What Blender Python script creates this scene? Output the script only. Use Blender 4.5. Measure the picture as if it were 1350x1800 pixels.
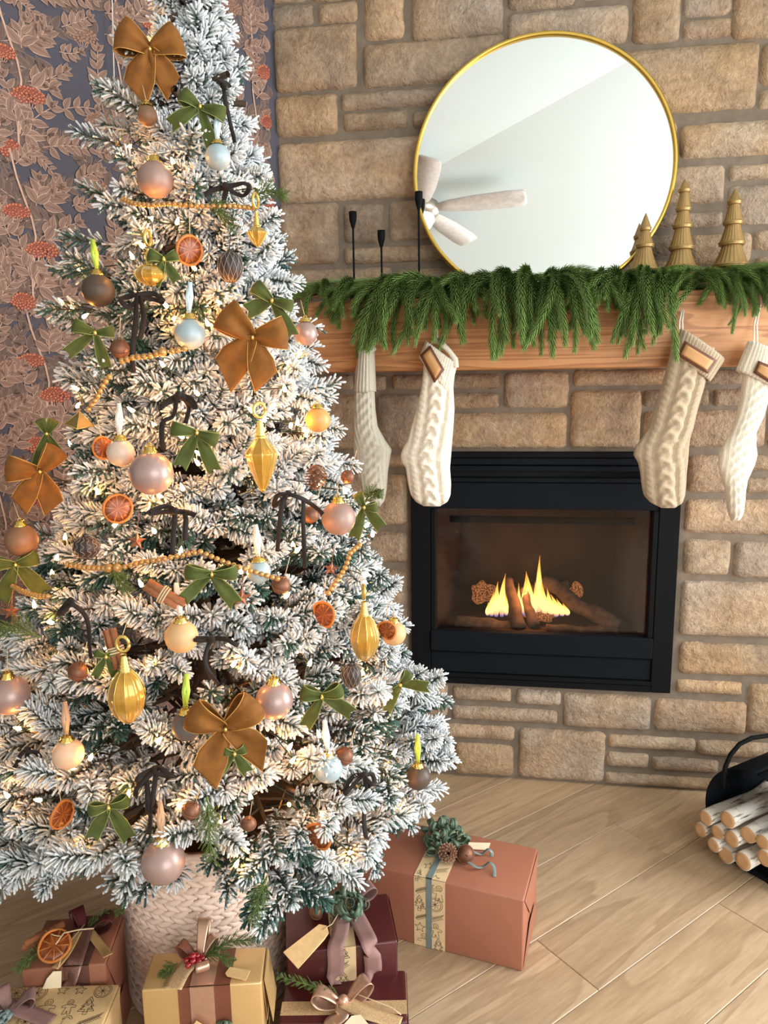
import bpy, bmesh, math, random
import numpy as np
from mathutils import Vector, Matrix, noise as mnoise

for _o in list(bpy.data.objects):
    bpy.data.objects.remove(_o)
SC = bpy.context.scene
COL = SC.collection
PI = math.pi
RNG = random.Random(7)

# ------------------------------------------------------------------ camera
F_PX, W_PX, H_PX = 1300.0, 1350.0, 1800.0
YAW, PITCH, ROLL = (math.radians(v) for v in (-8.73, 10.11, -0.81))
CAM = Vector((0.0, -2.36, 1.35))
_f = Vector((math.sin(YAW) * math.cos(PITCH), math.cos(YAW) * math.cos(PITCH), -math.sin(PITCH)))
_r = Vector((math.cos(YAW), -math.sin(YAW), 0))
_u = _r.cross(_f)
CR = _r * math.cos(ROLL) + _u * math.sin(ROLL)
CU = -_r * math.sin(ROLL) + _u * math.cos(ROLL)
CF = _f
cam_data = bpy.data.cameras.new('camera')
cam_data.sensor_fit = 'HORIZONTAL'
cam_data.sensor_width = 36.0
cam_data.lens = 36.0 * F_PX / W_PX
cam_data.clip_start = 0.02
cam_obj = bpy.data.objects.new('camera', cam_data)
COL.objects.link(cam_obj)
cam_obj.matrix_world = Matrix(((CR.x, CU.x, -CF.x, CAM.x), (CR.y, CU.y, -CF.y, CAM.y), (CR.z, CU.z, -CF.z, CAM.z), (0, 0, 0, 1)))
SC.camera = cam_obj

# the room stands at 45 degrees to the chimney breast: A runs along the planks and the papered wall
TH = math.radians(43.8)
AX = Vector((math.cos(TH), math.sin(TH), 0))
BX = Vector((-math.sin(TH), math.cos(TH), 0))
A_RIGHT, A_FAR, B_LEFT, B_FAR = 0.93, -4.2, 0.478, -4.6
def AB(a, b, z=0.0):
    v = AX * a + BX * b
    return Vector((v.x, v.y, z))

# ------------------------------------------------------------------ world, daylight, exposure
wd = bpy.data.worlds.new('world')
SC.world = wd
wd.use_nodes = True
wd.node_tree.nodes['Background'].inputs[0].default_value = (0.80, 0.90, 1.0, 1)
wd.node_tree.nodes['Background'].inputs[1].default_value = 1.0

def area(name, loc, normal, sx, sy, power, color):
    l = bpy.data.lights.new(name, 'AREA')
    l.shape = 'RECTANGLE'; l.size = sx; l.size_y = sy; l.energy = power; l.color = color
    o = bpy.data.objects.new(name, l)
    COL.objects.link(o)
    o.location = loc
    o.rotation_euler = Vector(normal).to_track_quat('-Z', 'Y').to_euler()
    return o
WIN1 = (-1.3, 1.45, 2.6, 2.0)     # far wall: centre a, centre z, width, height
WIN2 = (-2.05, 1.25, 1.5, 1.7)     # right wall: centre b, centre z, width, height
area('daylight_far_window', AB(WIN1[0], B_FAR + 0.03, WIN1[1]), BX, WIN1[2], WIN1[3], 98, (0.97, 0.985, 1.0))
area('daylight_right_window', AB(A_RIGHT - 0.03, WIN2[0], WIN2[1]), -AX, WIN2[2], WIN2[3], 98, (0.97, 0.985, 1.0))
SC.view_settings.view_transform = 'Standard'
SC.view_settings.look = 'None'
SC.view_settings.gamma = 1.0
SC.view_settings.use_curve_mapping = False
SC.view_settings.exposure = 0.05

# ------------------------------------------------------------------ pixel to place
def ray(px, py):
    return (CF * F_PX + CR * (px - W_PX / 2) - CU * (py - H_PX / 2)).normalized()
def on(px, py, axis, val):
    v = ray(px, py)
    return CAM + v * ((val - CAM[axis]) / v[axis])
def at_depth(px, py, ref):
    """the point of this pixel's ray at the same distance from the camera (along its axis) as ref"""
    v = ray(px, py)
    return CAM + v * ((ref - CAM).dot(CF) / v.dot(CF))
def prj(p):
    q = p - CAM
    z = q.dot(CF)
    return W_PX / 2 + F_PX * q.dot(CR) / z, H_PX / 2 - F_PX * q.dot(CU) / z, z
def s2l(c):
    c = c / 255.0
    return c / 12.92 if c <= 0.04045 else ((c + 0.055) / 1.055) ** 2.4
def rgb(r, g, b):
    return (s2l(r), s2l(g), s2l(b), 1.0)

# ------------------------------------------------------------------ meshes
class MB:
    def __init__(s):
        s.v = []; s.f = []; s.m = []; s.c = []; s.uv = []; s.M = None
    def add(s, vs, fs, mi=0, col=0.0, uv=None):
        n = len(s.v)
        if s.M is not None:
            vs = [s.M @ Vector(p) for p in vs]
        s.v.extend([tuple(p) for p in vs])
        s.f.extend([tuple(i + n for i in f) for f in fs])
        s.m.extend([mi] * len(fs))
        if isinstance(col, (int, float)):
            s.c.extend([col] * len(vs))
        else:
            s.c.extend(col)
        s.uv.extend(uv if uv is not None else [(0.0, 0.0)] * len(vs))
        return n
    def box(s, x0, y0, z0, x1, y1, z1, mi=0):
        s.add([(x0, y0, z0), (x1, y0, z0), (x1, y1, z0), (x0, y1, z0), (x0, y0, z1), (x1, y0, z1), (x1, y1, z1), (x0, y1, z1)],
              [(3, 2, 1, 0), (4, 5, 6, 7), (0, 1, 5, 4), (1, 2, 6, 5), (2, 3, 7, 6), (3, 0, 4, 7)], mi)
    def quadprism(s, base, z0, z1, mi=0):
        vs = [(p[0], p[1], z0) for p in base] + [(p[0], p[1], z1) for p in base]
        s.add(vs, [(3, 2, 1, 0), (4, 5, 6, 7), (0, 1, 5, 4), (1, 2, 6, 5), (2, 3, 7, 6), (3, 0, 4, 7)], mi)
    def tube(s, pts, rad, n=8, mi=0, cap=True, col=0.0):
        pts = [Vector(p) for p in pts]
        k = len(pts)
        if isinstance(rad, (int, float)):
            rad = [rad] * k
        t0 = (pts[1] - pts[0]).normalized()
        x = t0.orthogonal().normalized()
        vs, fs = [], []
        for i, p in enumerate(pts):
            t = (pts[min(i + 1, k - 1)] - pts[max(i - 1, 0)])
            t = t.normalized() if t.length > 1e-9 else t0
            x = (x - t * x.dot(t))
            x = x.normalized() if x.length > 1e-6 else t.orthogonal().normalized()
            y = t.cross(x)
            for j in range(n):
                a = 2 * PI * j / n
                vs.append(p + (x * math.cos(a) + y * math.sin(a)) * rad[i])
        for i in range(k - 1):
            for j in range(n):
                a, b = i * n + j, i * n + (j + 1) % n
                fs.append((a, b, b + n, a + n))
        if cap:
            fs.append(tuple(reversed(range(n))))
            fs.append(tuple(range((k - 1) * n, k * n)))
        cc = col
        if not isinstance(col, (int, float)):
            cc = [c for c in col for _ in range(n)]
        s.add(vs, fs, mi, cc)
    def lathe(s, prof, n=24, mi=0, flute=None, close=False):
        """profile [(r, z)] turned about z; flute(angle, r, z) -> radius"""
        vs, fs = [], []
        for r, z in prof:
            for j in range(n):
                a = 2 * PI * j / n
                rr = flute(a, r, z) if flute else r
                vs.append((rr * math.cos(a), rr * math.sin(a), z))
        for i in range(len(prof) - 1):
            for j in range(n):
                a, b = i * n + j, i * n + (j + 1) % n
                fs.append((a, b, b + n, a + n))
        if close:
            fs.append(tuple(reversed(range(n))))
            fs.append(tuple(range((len(prof) - 1) * n, len(prof) * n)))
        s.add(vs, fs, mi)
    def sphere(s, c, r, nu=24, nv=14, mi=0, sc=(1, 1, 1)):
        vs, fs = [], []
        for i in range(nv + 1):
            th = PI * i / nv
            for j in range(nu):
                a = 2 * PI * j / nu
                vs.append((c[0] + r * sc[0] * math.sin(th) * math.cos(a), c[1] + r * sc[1] * math.sin(th) * math.sin(a), c[2] + r * sc[2] * math.cos(th)))
        for i in range(nv):
            for j in range(nu):
                a, b = i * nu + j, i * nu + (j + 1) % nu
                fs.append((a, a + nu, b + nu, b))
        s.add(vs, fs, mi)
    def sheet(s, rows, mi=0, uv=True):
        m, n = len(rows), len(rows[0])
        vs = [p for r in rows for p in r]
        fs = [(i * n + j, i * n + j + 1, (i + 1) * n + j + 1, (i + 1) * n + j) for i in range(m - 1) for j in range(n - 1)]
        s.add(vs, fs, mi, 0.0, [(i / (m - 1), j / (n - 1)) for i in range(m) for j in range(n)])
    def strip(s, pts, wid, wdir, mi=0, nw=2):
        """a ribbon: centre line, widths, width directions"""
        k = len(pts)
        if isinstance(wid, (int, float)):
            wid = [wid] * k
        if not isinstance(wdir, list):
            wdir = [wdir] * k
        s.sheet([[Vector(pts[i]) + Vector(wdir[i]) * wid[i] * (j / nw - 0.5) for j in range(nw + 1)] for i in range(k)], mi)
    def mesh(s, name, mats, smooth=True):
        me = bpy.data.meshes.new(name)
        me.from_pydata(s.v, [], s.f)
        for m in mats if isinstance(mats, (list, tuple)) else [mats]:
            me.materials.append(m)
        nf = len(s.f)
        me.polygons.foreach_set('material_index', s.m)
        me.polygons.foreach_set('use_smooth', [smooth] * nf)
        if any(s.c):
            at = me.attributes.new('shade', 'FLOAT', 'POINT')
            at.data.foreach_set('value', s.c)
        if any(u != (0.0, 0.0) for u in s.uv):
            ul = me.uv_layers.new(name='UVMap')
            idx = np.empty(len(me.loops), dtype=np.int32)
            me.loops.foreach_get('vertex_index', idx)
            ul.data.foreach_set('uv', np.array(s.uv, dtype=np.float32)[idx].ravel())
        me.update()
        return me
    def build(s, name, mats, parent=None, smooth=True, loc=None):
        return link(name, s.mesh(name, mats, smooth), parent, loc)

def link(name, me, parent=None, loc=None, rot=None, scale=None):
    o = bpy.data.objects.new(name, me)
    COL.objects.link(o)
    if parent is not None:
        o.parent = parent
    if loc is not None:
        o.location = loc
    if rot is not None:
        o.rotation_euler = rot
    if scale is not None:
        o.scale = scale if not isinstance(scale, (int, float)) else (scale,) * 3
    return o
def tag(o, label=None, cat=None, group=None, kind=None):
    if label: o['label'] = label
    if cat: o['category'] = cat
    if group: o['group'] = group
    if kind: o['kind'] = kind
    return o
def thing(name, label, cat, loc=(0, 0, 0), rotz=0.0, group=None):
    o = bpy.data.objects.new(name, None)
    o.empty_display_size = 0.05
    COL.objects.link(o)
    o.location = loc
    o.rotation_euler = (0, 0, rotz)
    return tag(o, label, cat, group)
def solid(o, t):
    m = o.modifiers.new('thickness', 'SOLIDIFY')
    m.thickness = t; m.offset = 0
    return o
def rounded(name, size, bev, mat, parent=None, loc=(0, 0, 0), rotz=0.0, seg=2, smooth=True):
    bm = bmesh.new()
    bmesh.ops.create_cube(bm, size=1.0)
    for v in bm.verts:
        v.co = Vector((v.co.x * size[0], v.co.y * size[1], v.co.z * size[2]))
    bmesh.ops.bevel(bm, geom=bm.edges[:], offset=bev, segments=seg, profile=0.5, affect='EDGES')
    me = bpy.data.meshes.new(name)
    bm.to_mesh(me); bm.free()
    me.materials.append(mat)
    for p in me.polygons:
        p.use_smooth = smooth
    return link(name, me, parent, loc, (0, 0, rotz))

# ------------------------------------------------------------------ materials
MATS = {}
class NT:
    def __init__(s, name):
        s.mat = bpy.data.materials.new(name)
        s.mat.use_nodes = True
        s.t = s.mat.node_tree
        s.n = s.t.nodes
        s.p = s.n['Principled BSDF']
        MATS[name] = s.mat
    def new(s, ty, **kw):
        n = s.n.new(ty)
        for k, v in kw.items():
            if k.startswith('i_'):
                n.inputs[k[2:].replace('_', ' ')].default_value = v
            else:
                setattr(n, k, v)
        return n
    def l(s, a, b):
        s.t.links.new(a, b)
    def coords(s, scale=(1, 1, 1), kind='Object', rot=(0, 0, 0)):
        tc = s.new('ShaderNodeTexCoord')
        mp = s.new('ShaderNodeMapping')
        mp.inputs['Scale'].default_value = scale
        mp.inputs['Rotation'].default_value = rot
        s.l(tc.outputs[kind], mp.inputs['Vector'])
        return mp.outputs[0]
    def noise(s, vec, scale, detail=4, rough=0.55, dist=0.0):
        n = s.new('ShaderNodeTexNoise')
        n.inputs['Scale'].default_value = scale
        n.inputs['Detail'].default_value = detail
        n.inputs['Roughness'].default_value = rough
        n.inputs['Distortion'].default_value = dist
        if vec is not None:
            s.l(vec, n.inputs['Vector'])
        return n.outputs['Fac']
    def ramp(s, fac, stops):
        r = s.new('ShaderNodeValToRGB')
        e = r.color_ramp.elements
        while len(e) < len(stops):
            e.new(0.5)
        for k, (pos, c) in enumerate(stops):
            e[k].position = pos
            e[k].color = c if len(c) == 4 else (*c, 1)
        s.l(fac, r.inputs[0])
        return r.outputs[0]
    def mix(s, fac, a, b, blend='MIX'):
        m = s.new('ShaderNodeMix', data_type='RGBA', blend_type=blend)
        for sock, val in ((m.inputs[0], fac), (m.inputs[6], a), (m.inputs[7], b)):
            if hasattr(val, 'is_linked'):
                s.l(val, sock)
            else:
                sock.default_value = val
        return m.outputs[2]
    def math(s, op, a, b=0.0, c=0.0):
        m = s.new('ShaderNodeMath', operation=op)
        for k, val in enumerate((a, b, c)):
            if hasattr(val, 'is_linked'):
                s.l(val, m.inputs[k])
            else:
                m.inputs[k].default_value = val
        return m.outputs[0]
    def bump(s, h, strength, dist=0.01):
        b = s.new('ShaderNodeBump')
        b.inputs['Strength'].default_value = strength
        b.inputs['Distance'].default_value = dist
        s.l(h, b.inputs['Height'])
        s.l(b.outputs[0], s.p.inputs['Normal'])
    def base(s, c):
        if hasattr(c, 'is_linked'):
            s.l(c, s.p.inputs['Base Color'])
        else:
            s.p.inputs['Base Color'].default_value = c
    def set(s, **kw):
        for k, v in kw.items():
            s.p.inputs[k.replace('_', ' ')].default_value = v
        return s

def plain(name, col, rough=0.5, metal=0.0, var=0.12, vscale=40, bump=0.0, bscale=200, **kw):
    m = NT(name)
    v = m.coords()
    n = m.noise(v, vscale)
    dark = tuple(c * (1 - var) for c in col[:3]) + (1,)
    lite = tuple(min(1, c * (1 + var)) for c in col[:3]) + (1,)
    m.base(m.ramp(n, [(0.3, dark), (0.7, lite)]))
    m.set(Roughness=rough, Metallic=metal, **kw)
    if bump:
        m.bump(m.noise(v, bscale, 3), bump, 0.002 if bscale > 30 else 0.012)
    return m.mat

def stone_mat():
    m = NT('stone')
    v = m.coords()
    oi = m.new('ShaderNodeObjectInfo')
    off = m.new('ShaderNodeVectorMath', operation='ADD')
    m.l(v, off.inputs[0]); m.l(oi.outputs['Location'], off.inputs[1])
    sc = off.outputs[0]
    n1 = m.noise(sc, 9, 5, 0.65, 0.4)
    n2 = m.noise(sc, 60, 5, 0.7)
    n3 = m.noise(sc, 3.5, 3, 0.5)
    n4 = m.noise(sc, 28, 4, 0.7, 1.2)
    c = m.mix(m.ramp(n1, [(0.32, (0, 0, 0, 1)), (0.72, (1, 1, 1, 1))]), (0.66, 0.62, 0.58, 1), (1.18, 1.16, 1.12, 1))
    c2 = m.mix(m.ramp(n2, [(0.25, (0, 0, 0, 1)), (0.75, (1, 1, 1, 1))]), (0.66, 0.64, 0.62, 1), (1.22, 1.22, 1.21, 1))
    c3 = m.mix(m.ramp(n3, [(0.38, (0, 0, 0, 1)), (0.62, (1, 1, 1, 1))]), (1.05, 0.95, 0.82, 1), (0.94, 0.97, 1.03, 1))
    c4 = m.mix(m.ramp(n4, [(0.58, (0, 0, 0, 1)), (0.78, (1, 1, 1, 1))]), (1, 1, 1, 1), (0.66, 0.62, 0.58, 1))
    out = m.mix(1.0, oi.outputs['Color'], c, 'MULTIPLY')
    out = m.mix(1.0, out, c2, 'MULTIPLY')
    out = m.mix(1.0, out, c3, 'MULTIPLY')
    out = m.mix(1.0, out, c4, 'MULTIPLY')
    m.base(out)
    m.set(Roughness=0.9)
    h = m.math('ADD', m.math('MULTIPLY', n2, 0.5), m.math('ADD', m.math('MULTIPLY', n1, 0.6), m.math('MULTIPLY', n4, -0.5)))
    m.bump(h, 1.0, 0.018)
    return m.mat

def wood_mat(name, light, dark, axis_scale, ring=9, knots=0.0, rough=0.5, obj_color=False, gstr=1.0):
    """grain runs along local x"""
    m = NT(name)
    tc = m.new('ShaderNodeTexCoord')
    oi = m.new('ShaderNodeObjectInfo')
    mul = m.new('ShaderNodeMath', operation='MULTIPLY')
    m.l(oi.outputs['Random'], mul.inputs[0]); mul.inputs[1].default_value = 31.0
    cmb = m.new('ShaderNodeCombineXYZ')
    m.l(mul.outputs[0], cmb.inputs[0]); m.l(mul.outputs[0], cmb.inputs[1])
    add = m.new('ShaderNodeVectorMath', operation='ADD')
    m.l(tc.outputs['Object'], add.inputs[0]); m.l(cmb.outputs[0], add.inputs[1])
    mp = m.new('ShaderNodeMapping')
    mp.inputs['Scale'].default_value = axis_scale
    m.l(add.outputs[0], mp.inputs['Vector'])
    v = mp.outputs[0]
    broad = m.noise(v, 1.6, 2, 0.4, 0.6)
    bands = m.math('FRACT', m.math('MULTIPLY', broad, ring))
    fine = m.noise(v, 14, 4, 0.65)
    b2 = m.ramp(bands, [(0.0, (0.15,) * 3), (0.55, (0.75,) * 3), (0.92, (1.0,) * 3), (1.0, (0.15,) * 3)])
    tone = m.math('ADD', m.math('MULTIPLY', b2, 0.45 * gstr), m.math('MULTIPLY', fine, 0.55))
    c = m.ramp(tone, [(0.22, dark), (0.72, light)])
    if obj_color:
        c = m.mix(1.0, c, oi.outputs['Color'], 'MULTIPLY')
    if knots:
        vo = m.new('ShaderNodeTexVoronoi')
        vo.inputs['Scale'].default_value = knots
        mp2 = m.new('ShaderNodeMapping')
        mp2.inputs['Scale'].default_value = (1, 2.2, 2.2)
        m.l(add.outputs[0], mp2.inputs['Vector']); m.l(mp2.outputs[0], vo.inputs['Vector'])
        k = m.ramp(vo.outputs['Distance'], [(0.02, (1,) * 3), (0.10, (0,) * 3)])
        c = m.mix(m.math('MULTIPLY', k, 0.75), c, tuple(x * 0.45 for x in dark[:3]) + (1,))
    m.base(c)
    m.set(Roughness=rough)
    m.bump(tone, 0.15, 0.003)
    return m.mat

def velvet(name, col, sheen):
    m = NT(name)
    v = m.coords()
    n = m.noise(v, 60, 3)
    m.base(m.ramp(n, [(0.3, tuple(c * 0.75 for c in col[:3])), (0.7, tuple(c * 1.15 for c in col[:3]))]))
    m.set(Roughness=0.85, Sheen_Weight=0.18, Sheen_Roughness=0.35, Sheen_Tint=sheen)
    m.bump(m.noise(v, 900, 2), 0.15, 0.001)
    return m.mat

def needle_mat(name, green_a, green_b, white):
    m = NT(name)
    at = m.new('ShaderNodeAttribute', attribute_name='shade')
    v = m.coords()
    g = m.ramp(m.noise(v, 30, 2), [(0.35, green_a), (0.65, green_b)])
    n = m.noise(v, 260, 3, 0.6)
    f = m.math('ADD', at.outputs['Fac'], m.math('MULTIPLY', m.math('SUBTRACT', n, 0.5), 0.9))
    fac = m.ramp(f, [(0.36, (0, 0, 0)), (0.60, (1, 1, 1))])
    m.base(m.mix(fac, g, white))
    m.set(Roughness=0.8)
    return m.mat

def emit(name, col, strength):
    m = NT(name)
    m.set(Emission_Color=col, Emission_Strength=strength, Roughness=0.4)
    m.base(col)
    return m.mat

# ------------------------------------------------------------------ structure: materials
M_STONE = stone_mat()
M_MORTAR = plain('mortar', rgb(120, 107, 92), 0.95, var=0.18, vscale=25, bump=0.5, bscale=90)
M_PAINT = plain('wall_paint', rgb(236, 236, 232), 0.8, var=0.01)
M_CEIL = plain('ceiling_paint', rgb(200, 211, 210), 0.85, var=0.01)
M_PAPER = plain('wallpaper_ground', rgb(72, 69, 80), 0.7, var=0.08, vscale=8)
M_SUB = plain('subfloor', rgb(70, 52, 36), 0.9)
M_PLANK = wood_mat('oak_plank', rgb(204, 176, 142), rgb(158, 130, 100), (0.8, 7.5, 7.5), 4, 1.6, 0.40, True, 0.55)
M_MANTEL = wood_mat('mantel_wood', rgb(198, 142, 92), rgb(146, 92, 52), (0.7, 6, 13), 6, 3.5, 0.55)
M_WHITE = plain('white_trim', rgb(238, 238, 236), 0.4, var=0.01)
M_BLACK = plain('black_metal', rgb(13, 14, 16), 0.7, 0.0, var=0.1, Specular_IOR_Level=.12)
M_BLACK2 = plain('black_steel_panel', rgb(18, 21, 26), 0.75, 0.0, var=0.08, Specular_IOR_Level=.1)
M_GAP = plain('vent_shadow_black', rgb(8, 8, 9), 0.8, var=0.05)
M_GOLD = plain('brushed_gold', rgb(226, 188, 92), 0.3, 1.0, var=0.05)
M_DULLGOLD = plain('antique_gold_glaze', rgb(160, 130, 80), 0.42, 0.55, var=0.10, vscale=25)

# ------------------------------------------------------------------ chimney breast (wall_back) with its stones
FX0, FX1, FZ0, FZ1 = -0.272, 0.562, 0.345, 1.122
WX0, WX1, WTOP = -0.690, 1.288, 3.55
mb = MB()
for x0, z0, x1, z1 in ((WX0, 0, FX0, WTOP), (FX1, 0, WX1, WTOP), (FX0, 0, FX1, FZ0), (FX0, FZ1, FX1, WTOP)):
    mb.box(x0, 0.014, z0, x1, 0.10, z1)
wall_back = tag(mb.build('wall_back', M_MORTAR, None, False), kind='structure')

STONES_PX = [  # left, top, right, bottom in the photograph, tone (1 = average)
    (474, -40, 540, 0, 1.0), (474, 7, 550, 42, .86), (556, 2, 629, 36, .95), (546, -40, 629, -4, .9), (477, 48, 629, 153, .86), (637, -55, 711, 66, 1.22), (721, -60, 885, 60, .96),
    (636, 75, 887, 137, .98), (892, 20, 1106, 74, 1.12), (479, 167, 594, 235, .98), (597, 161, 795, 181, .88),
    (601, 196, 716, 224, .86), (723, 193, 800, 222, .84), (485, 251, 745, 345, 1.14), (484, 357, 596, 464, .92), (601, 357, 676, 426, .86),
    (681, 351, 775, 421, 1.0), (602, 434, 800, 458, .98), (500, 474, 690, 520, 1.02), (696, 472, 860, 520, .98),
    (896, 82, 1070, 160, 1), (800, 190, 1000, 240, 1), (1006, 168, 1094, 272, 1), (752, 250, 960, 340, 1), (966, 244, 1094, 330, 1), (782, 348, 900, 420, 1), (906, 344, 1060, 420, 1), (806, 430, 1000, 458, 1), (866, 466, 1000, 520, 1), (1006, 430, 1114, 520, 1), (1066, 338, 1120, 424, 1),
    (892, -55, 1012, 8, .9), (1018, -55, 1106, -8, .95), (1116, -60, 1197, 71, .9), (1202, -40, 1289, 24, 1.0), (1202, 31, 1288, 63, .9), (1294, -60, 1430, 58, .95),
    (1076, 87, 1333, 189, .88), (1341, 72, 1460, 142, .95), (1336, 154, 1460, 184, 1.0), (1100, 214, 1190, 272, .9), (1197, 216, 1440, 266, 1.02),
    (1130, 293, 1274, 356, 1.08), (1283, 288, 1440, 309, .98), (1281, 325, 1440, 390, 1.06), (1127, 375, 1272, 397, .96), (1213, 411, 1322, 464, 1.02),
    (1120, 412, 1207, 448, .98), (1327, 403, 1440, 436, .98), (1328, 449, 1440, 500, 1.02), (1120, 456, 1205, 520, .98), (1213, 472, 1322, 520, 1.0),
    (480, 530, 600, 652, 1), (606, 528, 760, 560, 1), (606, 566, 760, 650, 1), (766, 528, 1000, 590, 1), (766, 596, 1000, 648, 1), (1006, 528, 1200, 648, 1), (1206, 526, 1440, 590, 1), (1206, 596, 1440, 644, 1),
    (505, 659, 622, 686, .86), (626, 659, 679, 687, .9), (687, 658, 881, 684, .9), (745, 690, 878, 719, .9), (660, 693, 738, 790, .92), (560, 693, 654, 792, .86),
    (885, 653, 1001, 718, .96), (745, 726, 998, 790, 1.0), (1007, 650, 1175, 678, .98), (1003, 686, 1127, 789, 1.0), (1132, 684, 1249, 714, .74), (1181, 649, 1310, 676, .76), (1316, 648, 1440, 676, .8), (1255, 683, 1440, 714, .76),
    (1132, 722, 1199, 788, .95), (1205, 721, 1347, 788, .98), (1353, 720, 1440, 788, 1), (1210, 799, 1303, 868, 1.0), (1309, 800, 1440, 829, 1.0), (1309, 839, 1440, 868, 1.0),
    (580, 798, 716, 823, .9), (590, 833, 717, 926, .92), (600, 934, 717, 992, .9), (600, 1000, 717, 1094, .9), (600, 1102, 718, 1150, .92), (600, 1158, 734, 1190, .95),
    (1205, 877, 1440, 943, 1.02), (1203, 948, 1285, 1014, 1.08), (1292, 952, 1440, 1022, .94), (1199, 1021, 1440, 1128, 1.06), (1195, 1129, 1440, 1197, 1.06), (1189, 1196, 1307, 1226, 1.06), (1318, 1203, 1440, 1298, 1.05),
    (1152, 1229, 1313, 1296, .98), (1228, 1302, 1440, 1343, 1.04), (1148, 1331, 1265, 1364, 1.0), (1275, 1342, 1440, 1400, 1.02), (1064, 1359, 1266, 1397, 1.02),
    (690, 1197, 788, 1264, 1.0), (794, 1206, 900, 1238, 1.06), (906, 1212, 988, 1245, 1.04), (793, 1241, 981, 1277, 1.03), (990, 1218, 1145, 1289, .98), (749, 1271, 905, 1306, 1.04), (798, 1306, 904, 1371, 1.02),
    (911, 1281, 1063, 1380, 1.06), (1070, 1292, 1225, 1326, 1.06), (1067, 1323, 1141, 1355, 1.0), (730, 1302, 790, 1364, 1.0), (600, 1197, 684, 1264, 1.0), (600, 1271, 743, 1296, 1), (600, 1302, 724, 1362, 1),
]
HUES = [(0.50, 0.375, 0.265), (0.48, 0.375, 0.275), (0.53, 0.40, 0.27), (0.46, 0.37, 0.285), (0.50, 0.375, 0.255)]
def stone_mesh(w, h, seed):
    """a split-faced block, w by h, back at y=+0.02, face about y=-0.004"""
    nx, nz = max(8, int(w / 0.014)), max(6, int(h / 0.014))
    nx, nz = min(nx, 36), min(nz, 20)
    vs, fs = [], []
    prof = [(0.0, 1.0), (0.25, 1.0), (0.5, 1.0)]
    rad = min(w, h) * 0.5
    c = min(0.020, rad * 0.5)
    rows = nz + 1
    for j in range(nz + 1):
        for i in range(nx + 1):
            u, v = i / nx, j / nz
            # more rows near the rim
            u = 0.5 - 0.5 * math.copysign(abs(math.cos(PI * u)) ** 0.75, math.cos(PI * u))
            v = 0.5 - 0.5 * math.copysign(abs(math.cos(PI * v)) ** 0.75, math.cos(PI * v))
            x, z = (u - 0.5) * w, (v - 0.5) * h
            # round the corners
            dx, dz = max(0, abs(x) - (w / 2 - c)), max(0, abs(z) - (h / 2 - c))
            d = math.hypot(dx, dz)
            if dx > 0 and dz > 0:
                m = max(dx, dz)
                if d > 1e-6:
                    k = m / d
                    x = math.copysign(w / 2 - c + dx * k, x)
                    z = math.copysign(h / 2 - c + dz * k, z)
            e = min(w / 2 - abs(x), h / 2 - abs(z)) if not (dx > 0 and dz > 0) else c - max(dx, dz)
            e = max(0.0, e)
            n1 = mnoise.noise(Vector((x * 22 + seed * 3.1, z * 22, seed * 1.7)))
            n2 = mnoise.noise(Vector((x * 60 + seed, z * 60, seed * 2.3)))
            n3 = mnoise.noise(Vector((x * 7 + seed, z * 9, seed * 5.3)))
            edge = 1 - math.exp(-e / 0.006)
            y = 0.020 - 0.020 * edge - 0.006 * (1 - math.exp(-e / 0.03)) - edge * (0.0035 * n1 + 0.0018 * n2 + 0.004 * n3)
            if e < 0.006:
                x += 0.003 * n2 + 0.0025 * n1
                z += 0.003 * mnoise.noise(Vector((z * 50 + 9, x * 50, seed))) + 0.002 * n1
            vs.append((x, y, z))
    for j in range(nz):
        for i in range(nx):
            a = j * (nx + 1) + i
            fs.append((a, a + 1, a + nx + 2, a + nx + 1))
    b = MB()
    b.add(vs, fs)
    return b
def put_stone(x0, z0, x1, z1, tone, k):
    w, h = x1 - x0, z1 - z0
    o = stone_mesh(w, h, k).build('stone', M_STONE, wall_back, True, ((x0 + x1) / 2, 0, (z0 + z1) / 2))
    hu = HUES[RNG.randrange(len(HUES))]
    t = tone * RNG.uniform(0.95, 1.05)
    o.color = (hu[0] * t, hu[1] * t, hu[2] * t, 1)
    return o
k = 0
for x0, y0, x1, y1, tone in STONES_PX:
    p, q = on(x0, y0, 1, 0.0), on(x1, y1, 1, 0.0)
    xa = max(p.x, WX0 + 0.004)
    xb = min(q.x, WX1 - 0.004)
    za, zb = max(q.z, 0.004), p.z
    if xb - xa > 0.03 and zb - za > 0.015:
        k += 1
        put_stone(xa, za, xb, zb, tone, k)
# the courses the frame cuts off: above, and to the right
z = 2.60
while z < 3.3:
    h = RNG.choice((0.08, 0.12, 0.16)); x = WX0 + 0.006
    while x < WX1 - 0.08:
        w = min(RNG.uniform(0.18, 0.42), WX1 - 0.006 - x); k += 1
        put_stone(x, z, x + w, z + h - 0.015, 1.0, k); x += w + 0.014
    z += h
z = 0.005
while z < 2.5:
    h = RNG.choice((0.07, 0.11, 0.15)); k += 1
    xs = 0.94 if z < 1.1 else 0.985
    xm = 1.04 + RNG.uniform(0, 0.15)
    put_stone(xs, z, xm, z + h - 0.015, 1.0, k); k += 1
    put_stone(xm + 0.014, z, WX1 - 0.006, z + h - 0.015, 1.0, k)
    z += h

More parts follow.
